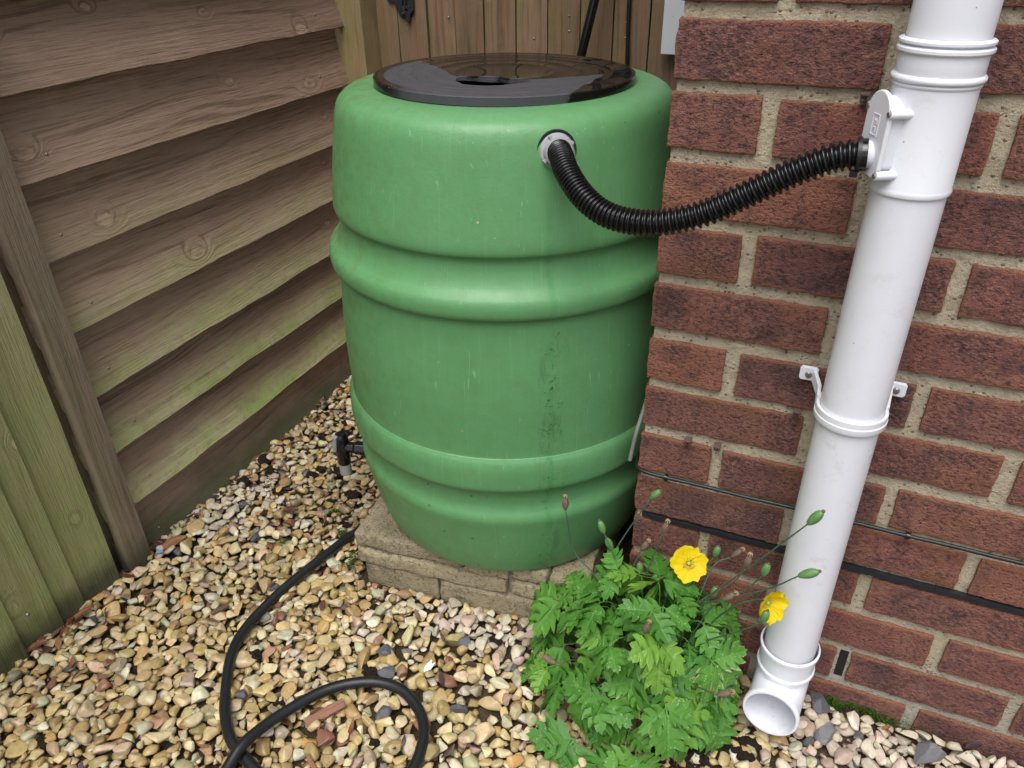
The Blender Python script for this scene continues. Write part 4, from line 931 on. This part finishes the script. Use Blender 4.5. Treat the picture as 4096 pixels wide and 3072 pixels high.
# ------------------------------------------------------------------ poppy plant
PB0 = Vector((.068, -.098, 0))
poppy = empty('poppy_plant', PB0); tag(poppy, 'leafy green poppy plant with yellow flowers and seed pods at the brick corner', 'plant')
OUTL = [(0, .03), (.08, .05), (.12, .20), (.16, .52), (.25, .76), (.38, .94), (.355, .70), (.42, .76), (.50, .93), (.62, 1.03), (.575, .68), (.63, .64), (.71, .70), (.82, .68), (.765, .40), (.82, .33), (.93, .25), (.91, .13), (1.0, .005)]
def leaflet(L, W, rs):
    """lobed and toothed blade: x along, y across; returns verts, faces, midness"""
    V = []; F = []; U = []
    for side in (-1, 1):
        k1, k2, k3 = rs.uniform(.85, 1.12), rs.uniform(.85, 1.12), rs.uniform(-.02, .02); tm = 0
        b0 = len(V); n = len(OUTL)
        for i, (t, y) in enumerate(OUTL):
            y = y*W*(k1+(k2-k1)*t); t = t+(k3+rs.uniform(-.012, .012) if 2 < i < n-2 else 0)
            tm = max(tm+.008, t*.86) if 0 < i < n-1 else (1 if i else 0)
            for q, (tt, yy) in enumerate(((tm, 0), (tm*.55+t*.45, y*.5), (t, y))):
                V.append((tt*L, side*yy, 0)); U.append((0, .5, 1)[q])
        for i in range(n-1):
            for q in range(2):
                a = b0+i*3+q; qd = (a, a+3, a+4, a+1); F.append(qd if side < 0 else qd[::-1])
    return V, F, U
def make_leaf(idx, base, target, Lr, size, droop, rs, roll=0):
    """compound leaf on an arching stalk: stalk Lp then leafy rachis Lr"""
    T_ = Vector(target); n = 26; B_ = Vector(base); hd = Vector((T_.x-B_.x, T_.y-B_.y, 0)); Lt = 0
    c1 = B_+Vector((hd.x*.12, hd.y*.12, T_.z*.75+.02)); c2 = T_-Vector((hd.x*.40, hd.y*.40, -.016-.10*hd.length)); m_ = 17
    pts = [B_*(1-t)**3+c1*3*t*(1-t)**2+c2*3*t*t*(1-t)+T_*t**3 for t in [i/m_ for i in range(m_+1)]]
    d_ = (pts[-1]-pts[-2]).normalized(); sl_ = size*1.12/(n-m_)
    for i in range(n-m_):
        d_ = (d_+Vector((0, 0, -droop))).normalized(); pts.append(pts[-1]+d_*sl_)
    acc = [0]
    for p_, q_ in zip(pts, pts[1:]): acc.append(acc[-1]+(q_-p_).length)
    Lt = acc[-1]; pts = resample(pts, Lt/n*.999)[:n+1]; Lp = acc[m_]-Lr
    az = math.atan2(d_.y, d_.x)
    for p in pts:      # keep clear of the ground and the wall
        gl = .010+.006*mnoise.noise((p.x*40, p.y*40, idx))
        if p.z < gl: p.z = gl
        if p.x > -.004 and p.y > -.012: p.y = -.012-.004*rs.random()
    TT = [(pts[min(n, i+2)]-pts[max(0, i-2)]).normalized() for i in range(n+1)]; S0 = Vector((math.sin(az), -math.cos(az), 0))
    def frame(s):
        i = max(0, min(n-1, int(s/Lt*n))); t = s/Lt*n-i; p = pts[i].lerp(pts[i+1], t); T = TT[i].lerp(TT[i+1], t).normalized(); S = S0-T*S0.dot(T); S.normalize(); S = (Matrix.Rotation(roll, 3, T) @ S); N = S.cross(T); return p, T, S, N
    V, F, U, VN = [], [], [], []
    sv, sf = sweep([frame((Lp+Lr+size*.2)*i/22)[0] for i in range(23)], [.0014*(1-.6*i/22) for i in range(23)], 6); V += list(sv); F += list(sf); U += [0]*len(sv); VN += [.5]*len(sv)
    def put(L, W, s0, ang, droop, fold):
        v, f, u = leaflet(L, W, rs); k = len(V); ca_, sa_ = math.cos(ang), math.sin(ang); r1, r2, r3 = rs.uniform(0, 9), rs.uniform(-.25, .25), rs.uniform(.6, 1.4)
        for (x, y, z) in v:
            wv = .0022*math.sin(x*120+r1)*(abs(y)/W if W else 0)+.0014*mnoise.noise((x*60+r1, y*60, 3))
            hh = fold*abs(y)-droop*x*x*8*r3+r2*y+wv
            xa, ya = x*ca_-y*sa_, x*sa_+y*ca_
            p, T, S, N = frame(min(Lt, s0+xa)) if ang == 0 else frame(s0)
            q = p+(S*ya+N*hh) if ang == 0 else p+T*xa+S*ya+N*hh
            if q.z < .004: q.z = .004+.002*rs.random()
            V.append(q)
        F.extend([tuple(i+k for i in q) for q in f]); U.extend(u); VN.extend([(x-.75*abs(y))/L*5.2+.1 for x, y, z in v])
    npair = 2 if Lr > .052 else 1
    for i in range(npair):
        t = 1 if npair == 1 else i; sz = size*(.60+.30*t)*rs.uniform(.88, 1.08)
        for sgn in (-1, 1): put(sz, sz*.43, Lp+Lr*(.25+.70*t), sgn*rs.uniform(.85, 1.15), rs.uniform(.1, .9), rs.uniform(.05, .30))
    put(size*1.15, size*.52, Lp+Lr, 0, .2, rs.uniform(.08, .25))
    V = [q-PB0 for q in V]
    return mobj('leaf', V, F, LEAF, poppy, True, attrs={'mid': ('FLOAT', U), 'vein': ('FLOAT', VN)})
rs = random.Random(5)
NL = 66
for i in range(NL):
    u_ = (i+.5)/NL; az = i*2.39996+rs.uniform(-.3, .3); r_ = math.sqrt(u_)
    tx = .050+math.cos(az)*r_*(.150 if math.cos(az) < 0 else .135); ty = -.098+math.sin(az)*r_*(.125 if math.sin(az) < 0 else .095)
    tz = .200*(1-r_**2.2)+.022+rs.uniform(-.050, .035); k_ = rs.uniform(.90, 1.16); tx = .050+(tx-.050)*k_; ty = -.098+(ty+.098)*k_
    if ty > -.03: tz = max(tz, .10+rs.uniform(0, .09))
    if tx < 0 and ty > -.06: ty = -.06-rs.random()*.03; tz = max(tz, .09+rs.uniform(0, .08))
    ty = min(ty, -.022); 
    if ty < -.03: tx = min(tx, .158+rs.uniform(-.01, .008))
    size = rs.uniform(.048, .074)*(1.0 if r_ > .5 else .92)
    base = Vector((.060+math.cos(az)*.035*r_+rs.uniform(-.01, .01), -.098+math.sin(az)*.030*r_, .002))
    make_leaf(i, base, (tx, ty, max(.016, tz)), rs.uniform(.024, .060), size, rs.uniform(.04, .24), rs, rs.uniform(-.5, .5))
def pod_geo(L, R, n=12, dry=False):
    pr = [(.0005, 0), (R*.45, L*.04), (R*.62, L*.12), (R*.9, L*.32), (R, L*.52), (R*.92, L*.72), (R*.66, L*.90), (R*.42, L*.97), (.0008, L)]
    v, f = lathe(pr, n)
    if dry: v = [(x*(1+.10*math.cos(6*math.atan2(y, x))), y*(1+.10*math.cos(6*math.atan2(y, x))), z) for x, y, z in v]
    else: v = [(x*(1+.03*math.cos(6*math.atan2(y, x))), y*(1+.03*math.cos(6*math.atan2(y, x))), z) for x, y, z in v]
    return v, f
PODS = [
 ('d', [[-0.0797, -0.085, 0.329], [-0.0781, -0.085, 0.2914], [-0.0636, -0.0863, 0.2357], [-0.0257, -0.09, 0.1983]]),
 ('g', [[-0.0287, -0.085, 0.3038], [-0.0156, -0.085, 0.2698], [0.0063, -0.0863, 0.2256], [0.0426, -0.09, 0.16]]),
 ('g', [[-0.0212, -0.07, 0.2618], [-0.0103, -0.07, 0.2398], [0.0116, -0.075, 0.1987], [0.0466, -0.09, 0.1521]]),
 ('g', [[0.0459, -0.06, 0.3616], [0.0159, -0.06, 0.3194], [-0.0042, -0.0675, 0.2498], [-0.0183, -0.09, 0.1918]]),
 ('d', [[0.0616, -0.07, 0.3196], [0.0562, -0.07, 0.2952], [0.0434, -0.075, 0.2294], [0.0346, -0.09, 0.1757]]),
 ('d', [[0.0383, -0.07, 0.2761], [0.03, -0.07, 0.2556], [0.0204, -0.075, 0.2206], [0.0155, -0.09, 0.1753]]),
 ('g', [[0.1297, -0.03, 0.2654], [0.1268, -0.03, 0.2468], [0.1103, -0.045, 0.2183], [0.101, -0.08, 0.15]]),
 ('G', [[0.2405, -0.135, 0.4498], [0.2302, -0.135, 0.4307], [0.1855, -0.1238, 0.345], [0.1047, -0.09, 0.1772]]),
 ('d', [[0.1607, -0.03, 0.2698], [0.1513, -0.03, 0.2558], [0.1275, -0.045, 0.2384], [0.1105, -0.08, 0.17]]),
 ('d', [[0.1733, -0.09, 0.3179], [0.1709, -0.09, 0.2941], [0.1575, -0.09, 0.2619], [0.1038, -0.09, 0.1862]]),
 ('g', [[0.197, -0.1, 0.3214], [0.194, -0.1, 0.3042], [0.1763, -0.0975, 0.264], [0.1394, -0.09, 0.2105]]),
 ('G', [[0.2523, -0.14, 0.3672], [0.2365, -0.14, 0.3551], [0.1981, -0.1275, 0.3021], [0.11, -0.09, 0.1888]]),
 ('d', [[0.1655, -0.12, 0.2749], [0.1514, -0.12, 0.2572], [0.1244, -0.1125, 0.2163], [0.0727, -0.09, 0.1653]]),
 ('g', [[0.207, -0.15, 0.292], [0.2036, -0.15, 0.2674], [0.176, -0.135, 0.2245], [0.105, -0.09, 0.1095]]),
 ('d', [[0.0694, -0.17, 0.232], [0.0639, -0.17, 0.2074], [0.0585, -0.15, 0.1645], [0.0457, -0.09, 0.0713]]),
 ('d', [[-0.0711, -0.19, 0.1236], [-0.0584, -0.19, 0.1188], [-0.032, -0.165, 0.1046], [-0.0109, -0.09, 0.0391]]),
 ('d', [[0.1858, -0.19, 0.1765], [0.1727, -0.19, 0.1651], [0.1445, -0.165, 0.1336], [0.1048, -0.09, 0.0422]]),
 ('g', [[0.0562, -0.07, 0.2207], [0.0485, -0.07, 0.1993], [0.0477, -0.075, 0.1756], [0.04, -0.09, 0.1492]]),
 ('g', [[0.0296, -0.07, 0.2331], [0.032, -0.07, 0.2112], [0.0336, -0.075, 0.1794], [0.0366, -0.09, 0.1478]]),
 ('g', [[0.1385, -0.07, 0.228], [0.1355, -0.07, 0.2115], [0.1138, -0.075, 0.1844], [0.081, -0.09, 0.1478]]),
 ('y', [[0.0718, -0.07, 0.1931], [0.0728, -0.07, 0.1743], [0.0665, -0.075, 0.1354], [0.0586, -0.09, 0.0878]]),
 ('y', [[-0.0243, -0.07, 0.168], [-0.0213, -0.07, 0.1522], [-0.0154, -0.075, 0.1088], [-0.0044, -0.09, 0.0582]]),
]
def foot(): return PB0+Vector((rs.uniform(-.045, .045), rs.uniform(-.035, .035), .005))
for kd, P_ in PODS:
    tip, neck, mid, low = [Vector(q) for q in P_]
    dr = kd == 'd'; L = {'d': .022, 'g': .022, 'G': .026, 'y': .014}[kd]; R = {'d': .0044, 'g': .0052, 'G': .0056, 'y': .0036}[kd]
    ax_ = (tip-neck).normalized(); st_ = tip-ax_*L
    ft = foot(); path_ = catmull([st_, mid, low, low.lerp(ft, .5)+Vector((0, 0, .01)), ft], 7)
    b = MB(); b.tube(path_, [.0009+.0004*i/len(path_) for i in range(len(path_))], 7); s_o = b.build('stem', DRYSTEM if dr and rs.random() < .6 else STEM, smooth=True); s_o.location = -PB0; s_o.parent = poppy
    RM = ax_.to_track_quat('Z', 'Y').to_matrix()
    v, f = pod_geo(L, R, 18, dr); v = [RM @ Vector(q)+st_ for q in v]
    p_o = mobj('seed_pod', v, f, PODD if dr else PODG, poppy, True); p_o.location = -PB0
    b = MB()
    if dr:
        for k in range(6):
            a = k*PI/3; b.tube([st_+RM @ Vector((R*.45*math.cos(a), R*.45*math.sin(a), L*.95)), st_+RM @ Vector((R*.80*math.cos(a), R*.80*math.sin(a), L*1.08)), st_+RM @ Vector((R*.35*math.cos(a), R*.35*math.sin(a), L*1.22))], .0007, 5)
        b.lathe([(.0003, L*1.25), (R*.45, L*1.22), (R*.3, L*1.17)], 8, st_, rot=RM); b.build('pod_crown', PODC, p_o, True)
    else:
        b.lathe([(.0003, L*1.10), (R*.34, L*1.07), (R*.36, L*1.0), (R*.2, L*.96)], 10, st_, rot=RM); b.build('pod_crown', DRYSTEM, p_o, True)
def flower(c, face, R, cup, path_pts, seed):
    fr = random.Random(seed); c = Vector(c); face = Vector(face).normalized(); RM = face.to_track_quat('Z', 'Y').to_matrix()
    ft = foot(); b = MB(); pth = catmull([c-face*.002]+[Vector(q) for q in path_pts]+[ft], 8); b.tube(pth, .0012, 7); s_o = b.build('stem', STEM, smooth=True); s_o.location = -PB0; s_o.parent = poppy
    b = MB(); b.lathe([(.0004, .0085), (.0018, .0083), (.0026, .0070), (.0029, .004), (.0016, 0)], 14, c, rot=RM); fo = b.build('flower', PISTIL, smooth=True); fo.location = -PB0; fo.parent = poppy
    for k in range(4):
        a0 = k*PI/2+fr.uniform(-.15, .15); half = 1.02; V = []; F = []; NR, NA_ = 9, 16; r1 = fr.uniform(0, 9); lift = .0008*(k % 2)+.0006; Rk = R*fr.uniform(.90, 1.06)
        for i in range(NR+1):
            t = i/NR
            for j in range(NA_+1):
                u = j/NA_*2-1; ang = a0+u*half*(.35+.65*t**.6)
                rr = Rk*t*(1-.16*u*u*u*u-.10*abs(u)**3)*(1+.10*t*mnoise.noise((u*3.2+r1, seed, 1))+.05*t*t*math.sin(u*7+r1)+.035*t*t*math.sin(u*17+r1*2))
                hz2 = cup*Rk*(t**1.7)+lift+t*t*(.0008*math.sin(u*6+r1)+.0026*mnoise.noise((u*3+r1, t*4, 2)))
                pr_ = rr*(1-.38*max(0, cup-.3)*t)
                V.append(RM @ Vector((pr_*math.cos(ang), pr_*math.sin(ang), hz2))+c)
        for i in range(NR):
            for j in range(NA_): q = i*(NA_+1)+j; F.append((q, q+1, q+NA_+2, q+NA_+1))
        mobj('petal', V, F, PETAL, fo, True)
    b = MB()
    for k in range(34):
        a = fr.uniform(0, 2*PI); r_ = fr.uniform(.0045, .0085); h = fr.uniform(.004, .0075); e = RM @ Vector((r_*math.cos(a), r_*math.sin(a), h))+c
        b.tube([RM @ Vector((.002*math.cos(a), .002*math.sin(a), .001))+c, e], .00022, 4); b.box(e, (.0007, .0005, .0005))
    b.build('stamens', STAMEN, fo)
flower((.0945, -.0560, .2440), (.30, -.75, .62), .0270, .20, [(.0960, -.048, .218), (.0847, -.060, .176)], 3)
flower((.2020, -.1180, .2760), (.70, -.60, .22), .0270, .62, [(.190, -.112, .266), (.165, -.1087, .238), (.1335, -.09, .152)], 8)

# ------------------------------------------------------------------ render defaults
scn.render.engine = 'CYCLES'
scn.cycles.use_denoising = True; scn.cycles.denoiser = 'OPENIMAGEDENOISE'; scn.cycles.denoising_input_passes = 'RGB_ALBEDO_NORMAL'; scn.cycles.denoising_prefilter = 'NONE'; scn.cycles.use_adaptive_sampling = True; scn.cycles.adaptive_threshold = .02
scn.cycles.max_bounces = 4; scn.cycles.diffuse_bounces = 2; scn.cycles.glossy_bounces = 2; scn.cycles.transmission_bounces = 2; scn.cycles.caustics_reflective = False; scn.cycles.caustics_refractive = False
scn.render.resolution_x, scn.render.resolution_y = 1024, 768
